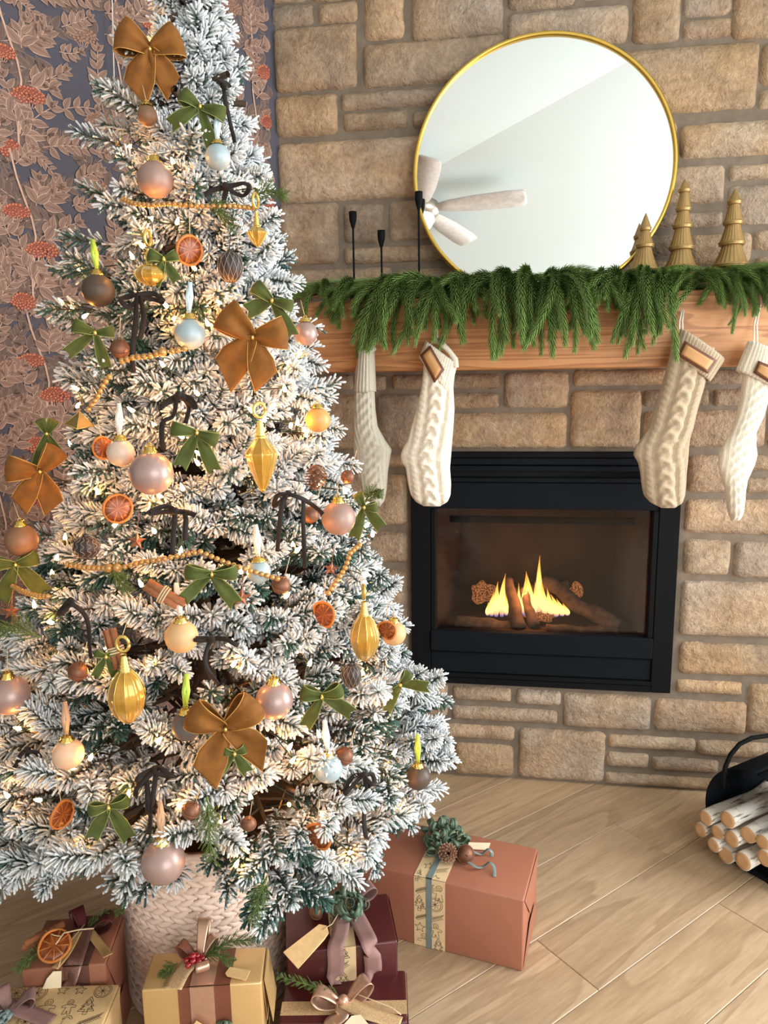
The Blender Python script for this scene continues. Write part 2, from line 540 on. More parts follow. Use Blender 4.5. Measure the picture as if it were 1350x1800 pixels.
# ------------------------------------------------------------------ other walls, ceiling, windows
def wall_ab(mb, a0, a1, b0, b1, z0, z1, mi=0):
    mb.quadprism([AB(a0, b0), AB(a1, b0), AB(a1, b1), AB(a0, b1)], z0, z1, mi)
CA1 = WX0 * math.cos(TH)
mb = MB(); wall_ab(mb, A_FAR, CA1 + 0.06, B_LEFT, B_LEFT + 0.1, 0, WTOP)
wall_left = tag(mb.build('wall_left', M_PAPER, None, False), kind='structure')
CB2 = -WX1 * math.sin(TH)
mb = MB()
w0, w1 = WIN2[0] - WIN2[2] / 2, WIN2[0] + WIN2[2] / 2
z0, z1 = WIN2[1] - WIN2[3] / 2, WIN2[1] + WIN2[3] / 2
for (b0, b1, za, zb) in ((B_FAR, w0, 0, WTOP), (w1, CB2 + 0.06, 0, WTOP), (w0, w1, 0, z0), (w0, w1, z1, WTOP)):
    wall_ab(mb, A_RIGHT, A_RIGHT + 0.1, b0, b1, za, zb)
tag(mb.build('wall_right', M_PAINT, None, False), kind='structure')
mb = MB()
v0, v1 = WIN1[0] - WIN1[2] / 2, WIN1[0] + WIN1[2] / 2
y0, y1 = WIN1[1] - WIN1[3] / 2, WIN1[1] + WIN1[3] / 2
for (a0, a1, za, zb) in ((A_FAR, v0, 0, WTOP), (v1, A_RIGHT, 0, WTOP), (v0, v1, 0, y0), (v0, v1, y1, WTOP)):
    wall_ab(mb, a0, a1, B_FAR - 0.1, B_FAR, za, zb)
tag(mb.build('wall_far', M_PAINT, None, False), kind='structure')
mb = MB(); wall_ab(mb, A_FAR - 0.1, A_FAR, B_FAR - 0.1, B_LEFT + 0.1, 0, WTOP)
tag(mb.build('wall_side', M_PAINT, None, False), kind='structure')
BR_ = -1.08
mb = MB()
za = 2.80
zt = za - (B_LEFT + 0.9 - BR_) * 0.15
zf = za - (BR_ - B_FAR + 0.1) * 0.075
for (b0, b1, h0, h1) in ((B_FAR - 0.1, BR_, zf, za), (BR_, B_LEFT + 0.9, za, zt)):
    ps = [AB(A_FAR - 0.1, b0, h0), AB(A_RIGHT + 0.2, b0, h0), AB(A_RIGHT + 0.2, b1, h1), AB(A_FAR - 0.1, b1, h1)]
    mb.add([tuple(p) for p in ps] + [(p.x, p.y, p.z + 0.08) for p in ps],
           [(0, 1, 2, 3), (7, 6, 5, 4), (0, 4, 5, 1), (1, 5, 6, 2), (2, 6, 7, 3), (3, 7, 4, 0)])
tag(mb.build('ceiling', M_CEIL, None, False), kind='structure')
for nm, horiz, c, lo, hi, zlo, zhi in (('window_1', True, B_FAR, v0, v1, y0, y1), ('window_2', False, A_RIGHT, w0, w1, z0, z1)):
    mb = MB()
    n = 3 if horiz else 2
    def bar(p0, p1, za_, zb_):
        if horiz: wall_ab(mb, p0, p1, c - 0.09, c + 0.015, za_, zb_)
        else: wall_ab(mb, c - 0.015, c + 0.09, p0, p1, za_, zb_)
    bar(lo - .07, lo, zlo - .07, zhi + .07); bar(hi, hi + .07, zlo - .07, zhi + .07); bar(lo, hi, zlo - .07, zlo); bar(lo, hi, zhi, zhi + .07)
    tag(mb.build(nm, M_WHITE, None, False), kind='structure')

# ------------------------------------------------------------------ floor and its planks
mb = MB(); wall_ab(mb, A_FAR, A_RIGHT, B_FAR, B_LEFT, -0.06, -0.012)
floor = tag(mb.build('floor', M_SUB, None, False), kind='structure')
PW = 0.189
JOINTS = {3: -0.425, 4: 0.05, 2: 0.12}
def plank(a0, a1, b0, b1):
    L, W = a1 - a0, b1 - b0
    g = 0.0005; ch = 0.0015
    x, y = L / 2 - g, W / 2 - g
    vs = [(-x, -y, -.011), (x, -y, -.011), (x, y, -.011), (-x, y, -.011), (-x, -y, -ch), (x, -y, -ch), (x, y, -ch), (-x, y, -ch),
          (-x + ch, -y + ch, 0), (x - ch, -y + ch, 0), (x - ch, y - ch, 0), (-x + ch, y - ch, 0)]
    fs = [(3, 2, 1, 0), (8, 9, 10, 11)]
    for i in range(4):
        j = (i + 1) % 4
        fs += [(i, j, j + 4, i + 4), (i + 4, j + 4, j + 8, i + 8)]
    b = MB(); b.add(vs, fs)
    o = b.build('plank', M_PLANK, floor, False, AB((a0 + a1) / 2, (b0 + b1) / 2))
    o.rotation_euler = (0, 0, TH)
    t = RNG.uniform(0.90, 1.08); w = RNG.uniform(-.02, .02)
    o.color = (t * (1 + w), t, t * (1 - w), 1)
kk = -3
while True:
    b1 = -0.037 - PW * kk; b0 = b1 - PW
    if b1 < B_FAR: break
    if b0 < B_LEFT:
        bb = (max(b0, B_FAR), min(b1, B_LEFT))
        amax = min(A_RIGHT, (0.05 - b0 * math.cos(TH)) / math.sin(TH))
        j = JOINTS.get(kk, RNG.uniform(-0.6, 0.6))
        a = j - 1.25 * 5
        while a < amax:
            lo, hi = max(a, A_FAR), min(a + 1.25, amax)
            if hi - lo > 0.02: plank(lo, hi, *bb)
            a += 1.25
    kk += 1

# ------------------------------------------------------------------ wallpaper print (flat ink on the papered wall)
def wallpaper_print():
    ZU = 0.00036
    TW, THT = 1100, 1044
    rr = random.Random(3)
    mb = MB()
    lay = [0]
    S_C = CA1
    def P(x, y):   # tile units (x right, y down) -> wall point; the corner is at x = 0, the wall runs to negative x
        return AB(S_C + x * ZU, B_LEFT - 0.0004 - lay[0] * 0.000004, 2.62 - y * ZU)
    def ok(x, y):
        return -4800 < x < -8 and -500 < y < 7100
    def leaf(x, y, ang, ln, wd, mi):
        if not ok(x + math.cos(ang) * ln, y - math.sin(ang) * ln) or not ok(x, y): return
        ca, sa = math.cos(ang), -math.sin(ang)
        prof = ((0, 0.02), (.12, .55), (.32, .97), (.55, .92), (.78, .55), (1, .02))
        vs, uv = [], []
        bend = rr.uniform(-.10, .10)
        for u, w in prof:
            o = bend * math.sin(PI * u) * ln
            for sgn in (-1, 0, 1):
                lx, ly = u * ln, o + sgn * w * wd / 2
                vs.append(P(x + lx * ca - ly * sa, y + lx * sa + ly * ca)); uv.append((u, 0.5 + sgn * 0.5))
        fs = [(i * 3 + j, i * 3 + j + 1, i * 3 + j + 4, i * 3 + j + 3) for i in range(5) for j in range(2)]
        mb.add(vs, fs, mi, rr.random(), uv)
    def stem(pts, w, mi):
        vs = []
        for i, p in enumerate(pts):
            a, b = pts[max(i - 1, 0)], pts[min(i + 1, len(pts) - 1)]
            d = Vector((b[0] - a[0], b[1] - a[1])).normalized()
            for s_ in (-1, 1):
                vs.append((p[0] - d.y * w * s_ / 2, p[1] + d.x * w * s_ / 2))
        if all(ok(*v) for v in vs):
            mb.add([P(*v) for v in vs], [(2 * i, 2 * i + 1, 2 * i + 3, 2 * i + 2) for i in range(len(pts) - 1)], mi, 0.5, [(0.3, 0.0)] * len(vs))
    def sprig(x0, y0, x1, y1, n, ln, layer, wr=0.50):
        lay[0] += 1
        dx, dy = x1 - x0, y1 - y0
        L = math.hypot(dx, dy); ang = math.atan2(-dy, dx)
        bow = rr.uniform(-.12, .12) * L
        pts = []
        for i in range(7):
            t = i / 6; o = bow * math.sin(PI * t)
            pts.append((x0 + dx * t - dy / L * o, y0 + dy * t + dx / L * o))
        stem(pts, 7 if layer else 6, 2 + layer * 0 if layer else 2)
        lay[0] += 1
        for i in range(n):
            t = 0.12 + 0.86 * i / max(1, n - 1) if n > 1 else .6
            q = min(5, int(t * 6)); f = t * 6 - q
            px, py = pts[q][0] + (pts[q + 1][0] - pts[q][0]) * f, pts[q][1] + (pts[q + 1][1] - pts[q][1]) * f
            l = ln * (1.18 - 0.42 * t) * rr.uniform(.9, 1.1)
            for s_ in (-1, 1):
                leaf(px, py, ang + s_ * (rr.uniform(.75, 1.1) - .25 * t), l, l * wr, 0 if layer else 1)
        leaf(pts[-1][0], pts[-1][1], ang, ln * .62, ln * wr * .62, 0 if layer else 1)
    def berries(x, y, rx, ry, layer):
        lay[0] += 1
        for s_ in range(5):
            stem([(x + (s_ - 2) * rx * .35, y + ry * .5), (x + (s_ - 2) * rx * .1, y + ry * 1.8)], 5, 2)
        lay[0] += 1
        pts = []
        n = 52
        for i in range(n):
            a = i * 2.39996; r = math.sqrt((i + .5) / n)
            px, py = x + rx * r * math.cos(a), y + ry * r * math.sin(a) + .35 * ry * r * r
            pts.append((py, px))
        pts.sort(reverse=True)
        for py, px in pts:
            lay[0] += .2
            br = 13 * rr.uniform(.85, 1.15)
            vs = [P(px, py)]; uv = [(0.5, 0.5)]
            for q in range(8):
                a = q * PI / 4
                vs.append(P(px + br * math.cos(a), py + br * math.sin(a))); uv.append((0.5 + .5 * math.cos(a), 0.5 + .5 * math.sin(a)))
            if ok(px - br, py) and ok(px + br, py):
                mb.add(vs, [(0, q + 1, (q + 1) % 8 + 1) for q in range(8)], 3 if layer else 4, rr.random(), uv)
    front = [(190, 310, 330, 190, 4, 135), (170, 330, 205, 150, 3, 110), (190, 540, 440, 420, 5, 105), (200, 560, 330, 560, 2, 130), (395, 690, 640, 640, 4, 85), (115, 910, 330, 690, 4, 128), (120, 900, 290, 880, 2, 130),
             (250, 965, 690, 940, 8, 92), (110, 985, 310, 1140, 6, 70), (95, 850, 30, 540, 5, 105), (60, 640, 150, 800, 3, 100), (-20, 560, -60, 330, 4, 100), (700, 650, 690, 230, 7, 95), (860, 320, 970, 110, 5, 105), (800, 200, 860, 20, 4, 90),
             (890, 540, 1080, 420, 5, 100), (880, 800, 1060, 690, 5, 110), (850, 910, 830, 620, 6, 95), (960, 1010, 1090, 850, 4, 110), (760, 1010, 930, 960, 5, 90), (-60, 860, -150, 700, 4, 100), (60, 60, 180, -60, 4, 80), (450, 130, 640, 20, 5, 90), (420, 300, 560, 270, 4, 70)]
    backs = [(rr.uniform(0, TW), rr.uniform(0, THT), rr.uniform(0, 2 * PI), rr.randint(4, 6), rr.uniform(95, 130)) for _ in range(24)]
    for layer in (0, 1):
        for ti in range(-3, 2):
            for tj in range(-2, 7):
                lay[0] = 10 + 260 * (2 * layer + (ti + tj) % 2)
                ox, oy = ti * TW - 1008, tj * THT - 162
                if layer == 0:
                    for x, y, a, n, l in backs:
                        sprig(ox + x, oy + y, ox + x + math.cos(a) * 330, oy + y - abs(math.sin(a)) * 330, n, l, 0)
                    for x, y in ((590, 130), (670, 700), (1000, 420)):
                        berries(ox + x, oy + y, 100, 55, 0)
                else:
                    lay[0] += 1
                    stem([(ox + x, oy + y) for x, y in ((30, -40), (60, 150), (100, 300), (135, 420), (150, 540), (125, 700), (100, 860), (95, 960), (110, 1040))], 13, 5)
                    stem([(ox + x, oy + y) for x, y in ((170, 640), (130, 800), (105, 900))], 11, 5)
                    stem([(ox + x, oy + y) for x, y in ((850, 1060), (840, 800), (860, 520), (830, 260), (850, 0))], 11, 5)
                    for s_ in front:
                        sprig(ox + s_[0], oy + s_[1], ox + s_[2], oy + s_[3], s_[4], s_[5], 1)
                    for x, y, rx, ry in ((40, 365, 88, 46), (190, 615, 108, 56), (28, 985, 80, 58), (945, 88, 62, 50), (955, 470, 52, 46)):
                        if x > 900 and ti != 0: continue
                        berries(ox + x, oy + y, rx, ry, 1)
    def leafmat(name, fill, edge, vein):
        m = NT(name)
        uvn = m.new('ShaderNodeUVMap'); sep = m.new('ShaderNodeSeparateXYZ')
        m.l(uvn.outputs[0], sep.inputs[0])
        av = m.math('ABSOLUTE', m.math('SUBTRACT', m.math('MULTIPLY', sep.outputs[1], 2.0), 1.0))
        side = m.math('FRACT', m.math('MULTIPLY', m.math('SUBTRACT', sep.outputs[0], m.math('MULTIPLY', av, 0.22)), 8.0))
        hatch = m.math('FRACT', m.math('MULTIPLY', m.math('SUBTRACT', sep.outputs[0], m.math('MULTIPLY', av, 0.22)), 24.0))
        veins = m.math('MAXIMUM', m.math('LESS_THAN', av, 0.10), m.math('LESS_THAN', side, 0.13))
        veins = m.math('MAXIMUM', veins, m.math('MULTIPLY', m.math('LESS_THAN', hatch, 0.35), 0.45))
        at = m.new('ShaderNodeAttribute', attribute_name='shade')
        f2 = m.mix(at.outputs['Fac'], fill, tuple(c * 0.80 for c in fill[:3]) + (1,))
        c = m.mix(m.math('MULTIPLY', veins, 0.75), f2, vein)
        c = m.mix(m.math('GREATER_THAN', av, 0.84), c, edge)
        m.base(c); m.set(Roughness=0.75)
        return m.mat
    def berrymat(name, dark, mid, lite):
        m = NT(name)
        uvn = m.new('ShaderNodeUVMap'); vm = m.new('ShaderNodeVectorMath', operation='DISTANCE')
        m.l(uvn.outputs[0], vm.inputs[0]); vm.inputs[1].default_value = (0.42, 0.40, 0)
        m.base(m.ramp(vm.outputs['Value'], [(0.12, lite), (0.22, mid), (0.42, mid), (0.52, dark)]))
        m.set(Roughness=0.75)
        return m.mat
    mats = [leafmat('printed_leaf', rgb(154, 121, 104), rgb(192, 158, 138), rgb(96, 73, 66)),
            leafmat('printed_leaf_faded', rgb(114, 91, 80), rgb(138, 112, 98), rgb(84, 70, 68)),
            plain('printed_twig', rgb(176, 140, 122), 0.75), berrymat('printed_berry', rgb(96, 44, 36), rgb(158, 80, 56), rgb(214, 144, 110)),
            berrymat('printed_berry_faded', rgb(96, 70, 60), rgb(140, 104, 84), rgb(172, 134, 110)), plain('printed_stem', rgb(196, 160, 140), 0.75)]
    tag(mb.build('wallpaper_print', mats, wall_left, False), kind='stuff')
wallpaper_print()

# ------------------------------------------------------------------ mantel
MZ0, MZ1, MY = 1.375, 1.577, -0.20
mantel = rounded('mantel_beam', (1.385, 0.214, MZ1 - MZ0), 0.006, M_MANTEL, None, (0.142, MY / 2 + 0.007, (MZ0 + MZ1) / 2))
tag(mantel, 'thick honey coloured wooden mantel beam across the stone chimney', 'mantel')

# ------------------------------------------------------------------ mirror
M_MIRROR = NT('mirror_glass').set(Base_Color=(0.96, 0.97, 0.96, 1), Metallic=1.0, Roughness=0.015).mat
LEAN = math.radians(5.4)
MC = Vector((0.118, -0.062, 1.940)); MR = 0.366
mir = thing('round_mirror', 'large round mirror in a thin gold frame leaning on the mantel', 'mirror', MC)
mir.rotation_euler = (PI / 2 - LEAN, 0, 0)   # local z looks into the room
mb = MB(); mb.lathe([(0.0, 0.002), (MR - 0.006, 0.002)], 96); mb.v = mb.v
mb.build('mirror_glass', M_MIRROR, mir, False)
mb = MB(); mb.lathe([(MR - 0.007, -0.014), (MR - 0.007, 0.009), (MR - 0.004, 0.011), (MR + 0.001, 0.011), (MR + 0.004, 0.008), (MR + 0.004, -0.016), (MR - 0.007, -0.016)], 128)
mb.build('frame', M_GOLD, mir)
mb = MB(); mb.lathe([(0.0, -0.012), (MR - 0.004, -0.012)], 64)
mb.build('backing', M_BLACK, mir, False)

# ------------------------------------------------------------------ gas fireplace
M_FIREWALL = plain('firebox_brick', rgb(62, 45, 37), 0.9, var=0.4, vscale=9, bump=0.4, bscale=60)
M_CHAR = plain('fired_log_bark', rgb(92, 70, 56), 0.95, var=0.55, vscale=30, bump=1.0, bscale=70)
def ember_mat():
    m = NT('glowing_embers')
    n = m.noise(m.coords(), 190, 5, 0.75)
    m.base(rgb(60, 44, 36))
    c = m.ramp(n, [(0.44, (0, 0, 0)), (0.56, (0.55, 0.17, 0.05)), (0.72, (1.0, 0.55, 0.25))])
    m.l(c, m.p.inputs['Emission Color']); m.set(Emission_Strength=1.1, Roughness=0.9)
    m.bump(n, 1.0, 0.01)
    return m.mat
def flame_mat():
    m = NT('flame')
    tc = m.new('ShaderNodeTexCoord'); sep = m.new('ShaderNodeSeparateXYZ')
    m.l(tc.outputs['Generated'], sep.inputs[0])
    c = m.ramp(sep.outputs[2], [(0.0, (0.25, 0.22, 0.9)), (0.10, (1.0, 0.55, 0.25)), (0.35, (1.0, 0.66, 0.20)), (0.8, (1.0, 0.50, 0.08)), (1.0, (1.0, 0.26, 0.02))])
    st = m.ramp(sep.outputs[2], [(0.0, (0.15,) * 3), (0.18, (0.75,) * 3), (0.45, (1,) * 3), (1.0, (0.45,) * 3)])
    em = m.new('ShaderNodeEmission'); m.l(c, em.inputs[0]); m.l(m.math('MULTIPLY', st, 3.4), em.inputs[1])
    tr = m.new('ShaderNodeBsdfTransparent')
    lw = m.new('ShaderNodeLayerWeight'); lw.inputs[0].default_value = 0.35
    fac = m.ramp(lw.outputs['Facing'], [(0.25, (1,) * 3), (0.85, (0.0,) * 3)])
    n = m.noise(m.coords((1, 1, 0.35)), 45, 2)
    fac = m.math('MULTIPLY', fac, m.ramp(n, [(0.3, (0.45,) * 3), (0.55, (1,) * 3)]))
    mx = m.new('ShaderNodeMixShader')
    m.l(fac, mx.inputs[0]); m.l(tr.outputs[0], mx.inputs[1]); m.l(em.outputs[0], mx.inputs[2])
    m.l(mx.outputs[0], m.n['Material Output'].inputs[0])
    return m.mat
def pane_mat(name, tint=(1, 1, 1, 1), refl=0.08):
    m = NT(name)
    tr = m.new('ShaderNodeBsdfTransparent'); tr.inputs[0].default_value = tint
    gl = m.new('ShaderNodeBsdfGlossy'); gl.inputs['Roughness'].default_value = 0.06
    fr = m.new('ShaderNodeFresnel'); fr.inputs[0].default_value = 1.45
    mx = m.new('ShaderNodeMixShader')
    m.l(m.math('MULTIPLY', fr.outputs[0], refl / 0.045), mx.inputs[0]); m.l(tr.outputs[0], mx.inputs[1]); m.l(gl.outputs[0], mx.inputs[2])
    m.l(mx.outputs[0], m.n['Material Output'].inputs[0])
    return m.mat
M_EMBER, M_FLAME, M_FGLASS = ember_mat(), flame_mat(), pane_mat('fireplace_glass', (0.86, 0.84, 0.82, 1), 0.03)
fp = thing('gas_fireplace', 'black steel gas fireplace with burning flames set into the stone chimney', 'fireplace', ((FX0 + FX1) / 2, 0, FZ0))
FPO = fp.location.copy()
def fz(py): return on(960, py, 1, 0.0).z
def fbox(name, x0, x1, z0, z1, yf, yb, mat, bev=0.002, parent=None):
    w = parent or fp
    base = FPO if parent is None else Vector((0, 0, 0))
    return rounded(name, (x1 - x0, yb - yf, z1 - z0), bev, mat, w, Vector(((x0 + x1) / 2, (yf + yb) / 2, (z0 + z1) / 2)) - FPO, 0, 1, False)
gx0, gx1 = on(768, 1000, 1, 0.02).x, on(1139, 1000, 1, 0.02).x
gz0, gz1 = fz(1113), fz(896)
xi0, xi1 = FX0 + 0.062, FX1 - 0.062
fbox('surround_stile', FX0, xi0, FZ0, FZ1, -0.012, 0.03, M_BLACK)
fbox('surround_stile', xi1, FX1, FZ0, FZ1, -0.012, 0.03, M_BLACK)
fbox('surround_rail', xi0, xi1, fz(804), FZ1, -0.012, 0.03, M_BLACK)
fbox('surround_rail', xi0, xi1, FZ0, fz(1196), -0.012, 0.03, M_BLACK)
fbox('vent_backing', xi0, xi1, fz(852), fz(803), 0.045, 0.05, M_GAP)
for a, b, yy in ((817, 805, -0.006), (829, 819, 0.0), (848, 840, -0.006)):
    fbox('louver', xi0, xi1, fz(a), fz(b), yy, yy + 0.03, M_BLACK2)
fbox('door_hood', xi0, xi1, fz(895), fz(849), -0.007, 0.02, M_BLACK2, 0.0012)
fbox('door_stile', xi0, gx0, gz0 - .002, gz1 + .002, -0.012, 0.02, M_BLACK, 0.004)
fbox('door_stile', gx1, xi1, gz0 - .002, gz1 + .002, -0.012, 0.02, M_BLACK, 0.004)
fbox('door_rail', xi0, xi1, fz(1149), gz0, -0.018, 0.02, M_BLACK2, 0.004)
fbox('lower_panel', xi0, xi1, fz(1187), fz(1151), -0.006, 0.02, M_BLACK2, 0.003)
fbox('lower_lip', xi0, xi1, fz(1195), fz(1188), -0.014, 0.02, M_BLACK, 0.002)
mb = MB(); mb.box(gx0 - .004, 0.012, gz0 - .004, gx1 + .004, 0.016, gz1 + .004); mb.M = None
o = mb.build('glass_pane', M_FGLASS, fp, False, -FPO)
# firebox
mb = MB()
X0, X1, Z0, Z1, YF, YB = gx0 - 0.01, gx1 + 0.01, gz0 - 0.02, gz1 + 0.01, 0.022, 0.36
t_ = 0.07
vs = [(X0, YF, Z0), (X1, YF, Z0), (X1, YF, Z1), (X0, YF, Z1), (X0 + t_, YB, Z0), (X1 - t_, YB, Z0), (X1 - t_, YB, Z1), (X0 + t_, YB, Z1)]
mb.add(vs, [(4, 5, 6, 7), (0, 4, 7, 3), (1, 2, 6, 5), (0, 1, 5, 4), (3, 7, 6, 2)])
mb.build('firebox', M_FIREWALL, fp, False, -FPO)
mb = MB(); mb.box(X0 + .05, .05, gz1 - .055, X1 - .05, .07, gz1 - .035)
mb.build('baffle', M_BLACK, fp, False, -FPO)
def fire_log(p0, p1, r0, r1, y0, y1, seed):
    a, b = on(*p0, 1, y0), on(*p1, 1, y1)
    pts, rad = [], []
    for i in range(15):
        t = i / 14
        p = a.lerp(b, t)
        p += Vector((mnoise.noise(Vector((t * 3, seed, 0))), 0, mnoise.noise(Vector((t * 3, seed, 5))))) * 0.012
        pts.append(p - FPO)
        rad.append((r0 + (r1 - r0) * t) * (1 + .22 * mnoise.noise(Vector((t * 6, seed, 9)))))
    m_ = MB(); m_.tube(pts, rad, 14)
    m_.build('fire_log', M_CHAR, fp)
fire_log((800, 1092), (905, 1106), .022, .026, .10, .12, 1)
fire_log((912, 1104), (893, 1018), .026, .017, .10, .20, 2)
fire_log((940, 1100), (918, 1035), .020, .012, .11, .17, 6)
fire_log((955, 1022), (1085, 1104), .024, .030, .24, .12, 3)
fire_log((840, 1046), (1000, 1030), .022, .020, .28, .28, 4)
fire_log((960, 1106), (1085, 1112), .018, .018, .09, .10, 5)
def blob(name, px, py, y, rx, rz, mat, seed):
    c = on(px, py, 1, y)
    m_ = MB(); m_.sphere((0, 0, 0), 1.0, 22, 14, 0, (rx, rx * .7, rz))
    m_.v = [tuple(Vector(v) * (1 + .55 * mnoise.noise(Vector(v) * 34 + Vector((seed, 0, 0))))) for v in m_.v]
    m_.build(name, mat, fp, True, c - FPO)
blob('ember_bed', 848, 1042, .22, .045, .038, M_EMBER, 1)
blob('ember_bed', 1012, 1036, .25, .026, .026, M_EMBER, 2)
blob('ember_bed', 948, 1082, .16, .06, .014, M_EMBER, 3)
def flame(px, py0, py1, wpx, y, lean, seed):
    a, b = on(px, py0, 1, y), on(px + lean, py1, 1, y)
    H = b.z - a.z; W = wpx / 530.0 / 2
    m_ = MB(); n, k_ = 14, 18
    vs, fs = [], []
    for i in range(k_ + 1):
        t = i / k_
        r = W * (math.sin(PI * min(1, t * 1.15 + .12)) ** 0.8 if t < .45 else (max(0, 1 - t) / .55) ** 1.15 * 0.98) + 0.0004
        cx = (b.x - a.x) * t * t + 0.22 * W * math.sin(t * 5 + seed) * t
        for j in range(n):
            q = 2 * PI * j / n
            vs.append((cx + r * math.cos(q), 0.55 * r * math.sin(q), H * t))
    for i in range(k_):
        for j in range(n):
            p, q = i * n + j, i * n + (j + 1) % n
            fs.append((p, q, q + n, p + n))
    m_.add(vs, fs)
    m_.build('flame', M_FLAME, fp, True, a - FPO)
for a in ((872, 1084, 1022, 13, .15, 4, 1), (882, 1084, 1008, 13, .16, 6, 2), (864, 1083, 1040, 12, .17, 3, 3), (890, 1082, 1044, 9, .15, -2, 10), (857, 1082, 1058, 9, .16, 2, 5),
          (921, 1082, 1008, 11, .15, 3, 4), (932, 1082, 1004, 13, .16, -6, 6), (946, 1083, 976, 14, .16, 4, 7), (939, 1083, 1022, 10, .15, 2, 11), (957, 1083, 1022, 13, .15, -5, 8), (968, 1084, 1034, 13, .16, -8, 9), (978, 1084, 1044, 13, .15, -9, 12), (988, 1083, 1052, 12, .15, -9, 13), (997, 1082, 1060, 11, .16, -8, 14), (913, 1078, 1024, 7, .18, -2, 15)):
    flame(*a)
l = bpy.data.lights.new('firelight', 'POINT'); l.energy = 2.2; l.color = (1.0, 0.42, 0.14); l.shadow_soft_size = 0.05
o = bpy.data.objects.new('firelight', l); COL.objects.link(o); o.location = on(925, 1040, 1, 0.13)

# ------------------------------------------------------------------ Christmas tree
M_FLOCK = needle_mat('flocked_needles', (0.020, 0.065, 0.055), (0.045, 0.115, 0.085), (0.70, 0.725, 0.73, 1))
M_BARK = plain('branch_bark', rgb(74, 58, 44), 0.9, var=0.25, vscale=60)
TREE = Vector((-0.622, -0.905, 0.0))
PROF = [(2.20, .012), (2.14, .035), (2.08, .055), (1.97, .090), (1.87, .120), (1.656, .200), (1.545, .242), (1.31, .322), (1.067, .402), (.807, .468), (.60, .515), (.50, .520), (.42, .46), (.36, .36)]
def tree_dx(z):
    return .045 * min(1.0, max(0.0, z - .3) / 1.0)
def tree_r(z):
    if z >= PROF[0][0]: return PROF[0][1]
    for (z0, r0), (z1, r1) in zip(PROF, PROF[1:]):
        if z >= z1:
            return r1 + (r0 - r1) * (z - z1) / (z0 - z1)
    return PROF[-1][1]
def tree_pt(px, py, lift=0.0):
    """where this pixel's ray meets the outside of the tree (or passes it closest); lift moves it towards the eye"""
    v = ray(px, py)
    best = None
    t = 0.5
    while t < 2.4:
        p = CAM + v * t
        g = math.hypot(p.x - TREE.x - tree_dx(p.z), p.y - TREE.y) - tree_r(p.z) * .95
        if best is None or g < best[0]:
            best = (g, t)
        if g < 0.0:
            best = (g, t); break
        t += 0.004
    return CAM + v * (best[1] - lift)
KEEP = []    # (point, radius in pixels): places that hold an ornament, kept clear of branch tips in front
def needles(mb, p0, p1, n, ln, rr, bare=0.0, fwd=0.55, thick=1.0, up=Vector((0, 0, 1))):
    ax = (p1 - p0)
    L = ax.length
    ax.normalize()
    x = ax.orthogonal().normalized(); y = ax.cross(x)
    mb.tube([p0, p1], [.0022, .0012], 4, 1, False, 0.0)
    for i in range(n):
        t = (i + rr.random()) / n
        a = i * 2.39996 + rr.uniform(-.35, .35)
        d0 = x * math.cos(a) + y * math.sin(a)
        tip = max(0.0, (t - .72) / .28)
        fw = fwd + 1.6 * tip * tip + rr.uniform(-.15, .2)
        d = (d0 + ax * fw).normalized()
        l = ln * rr.uniform(.78, 1.15) * (1 - .25 * tip)
        b = p0 + ax * (L * t)
        m = b + d * l * .5 + Vector((0, 0, .0012))
        e = b + d * l + ax * .003 * rr.uniform(-.5, 1.5) + Vector((0, 0, -.001 * rr.random()))
        r0, r1, r2 = .0009 * thick, .00190 * thick, .00235 * thick
        ex = d.orthogonal().normalized(); ey = d.cross(ex)
        vs = []
        for c, r in ((b, r0), (m, r1), (e, r2)):
            for q in range(3):
                w = q * 2.0944
                vs.append(c + (ex * math.cos(w) + ey * math.sin(w)) * r)
        vs.append(e + d * .0022)
        fs = []
        for s_ in (0, 3):
            for q in range(3):
                fs.append((s_ + q, s_ + (q + 1) % 3, s_ + 3 + (q + 1) % 3, s_ + 3 + q))
        for q in range(3):
            fs.append((6 + q, 6 + (q + 1) % 3, 9))
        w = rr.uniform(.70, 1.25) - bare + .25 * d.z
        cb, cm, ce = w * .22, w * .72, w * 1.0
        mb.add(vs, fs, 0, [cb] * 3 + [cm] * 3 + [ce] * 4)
def bough(L, ntips, spread, seed, bare=0.0, dens=1.0):
    rr = random.Random(seed)
    mb = MB()
    stem = []
    droop = rr.uniform(-.10, .10)
    for i in range(6):
        t = i / 5
        stem.append(Vector((L * t, spread * .06 * math.sin(t * 3 + seed), L * (.10 * t + droop * t * t))))
    mb.tube(stem, [.006, .0055, .005, .004, .003, .002], 5, 1, False, 0.0)
    def at(t):
        t = min(max(t, 0), .9999); q = int(t * 5)
        return stem[q].lerp(stem[q + 1], t * 5 - q)
    needles(mb, at(.74), stem[-1] + (stem[-1] - stem[-2]).normalized() * .012, int(70 * dens), .024, rr, bare)
    for k_ in range(ntips - 1):
        t = .40 + .55 * (k_ / max(1, ntips - 2)) if ntips > 2 else .6
        s_ = 1 if k_ % 2 else -1
        a = rr.uniform(.55, .95) * s_
        up = rr.uniform(-.35, .55)
        l = rr.uniform(.048, .072)
        d = Vector((math.cos(a), math.sin(a), up)).normalized()
        b = at(t)
        reach = spread * (1.1 - t) * rr.uniform(.6, 1.0)
        m = b + Vector((math.cos(a * 1.1), math.sin(a * 1.1), up * .6)).normalized() * reach
        if reach > .02:
            mb.tube([b, m], .0025, 4, 1, False, 0.0)
        needles(mb, m, m + d * l, int(rr.uniform(62, 78) * dens), .0235, rr, bare + rr.choice((0, 0, .05, .12, .3)))
    return mb.mesh('branch', [M_FLOCK, M_BARK])
tree = thing('christmas_tree', 'tall snow flocked Christmas tree with warm lights, ribbons and ornaments', 'Christmas tree', TREE)
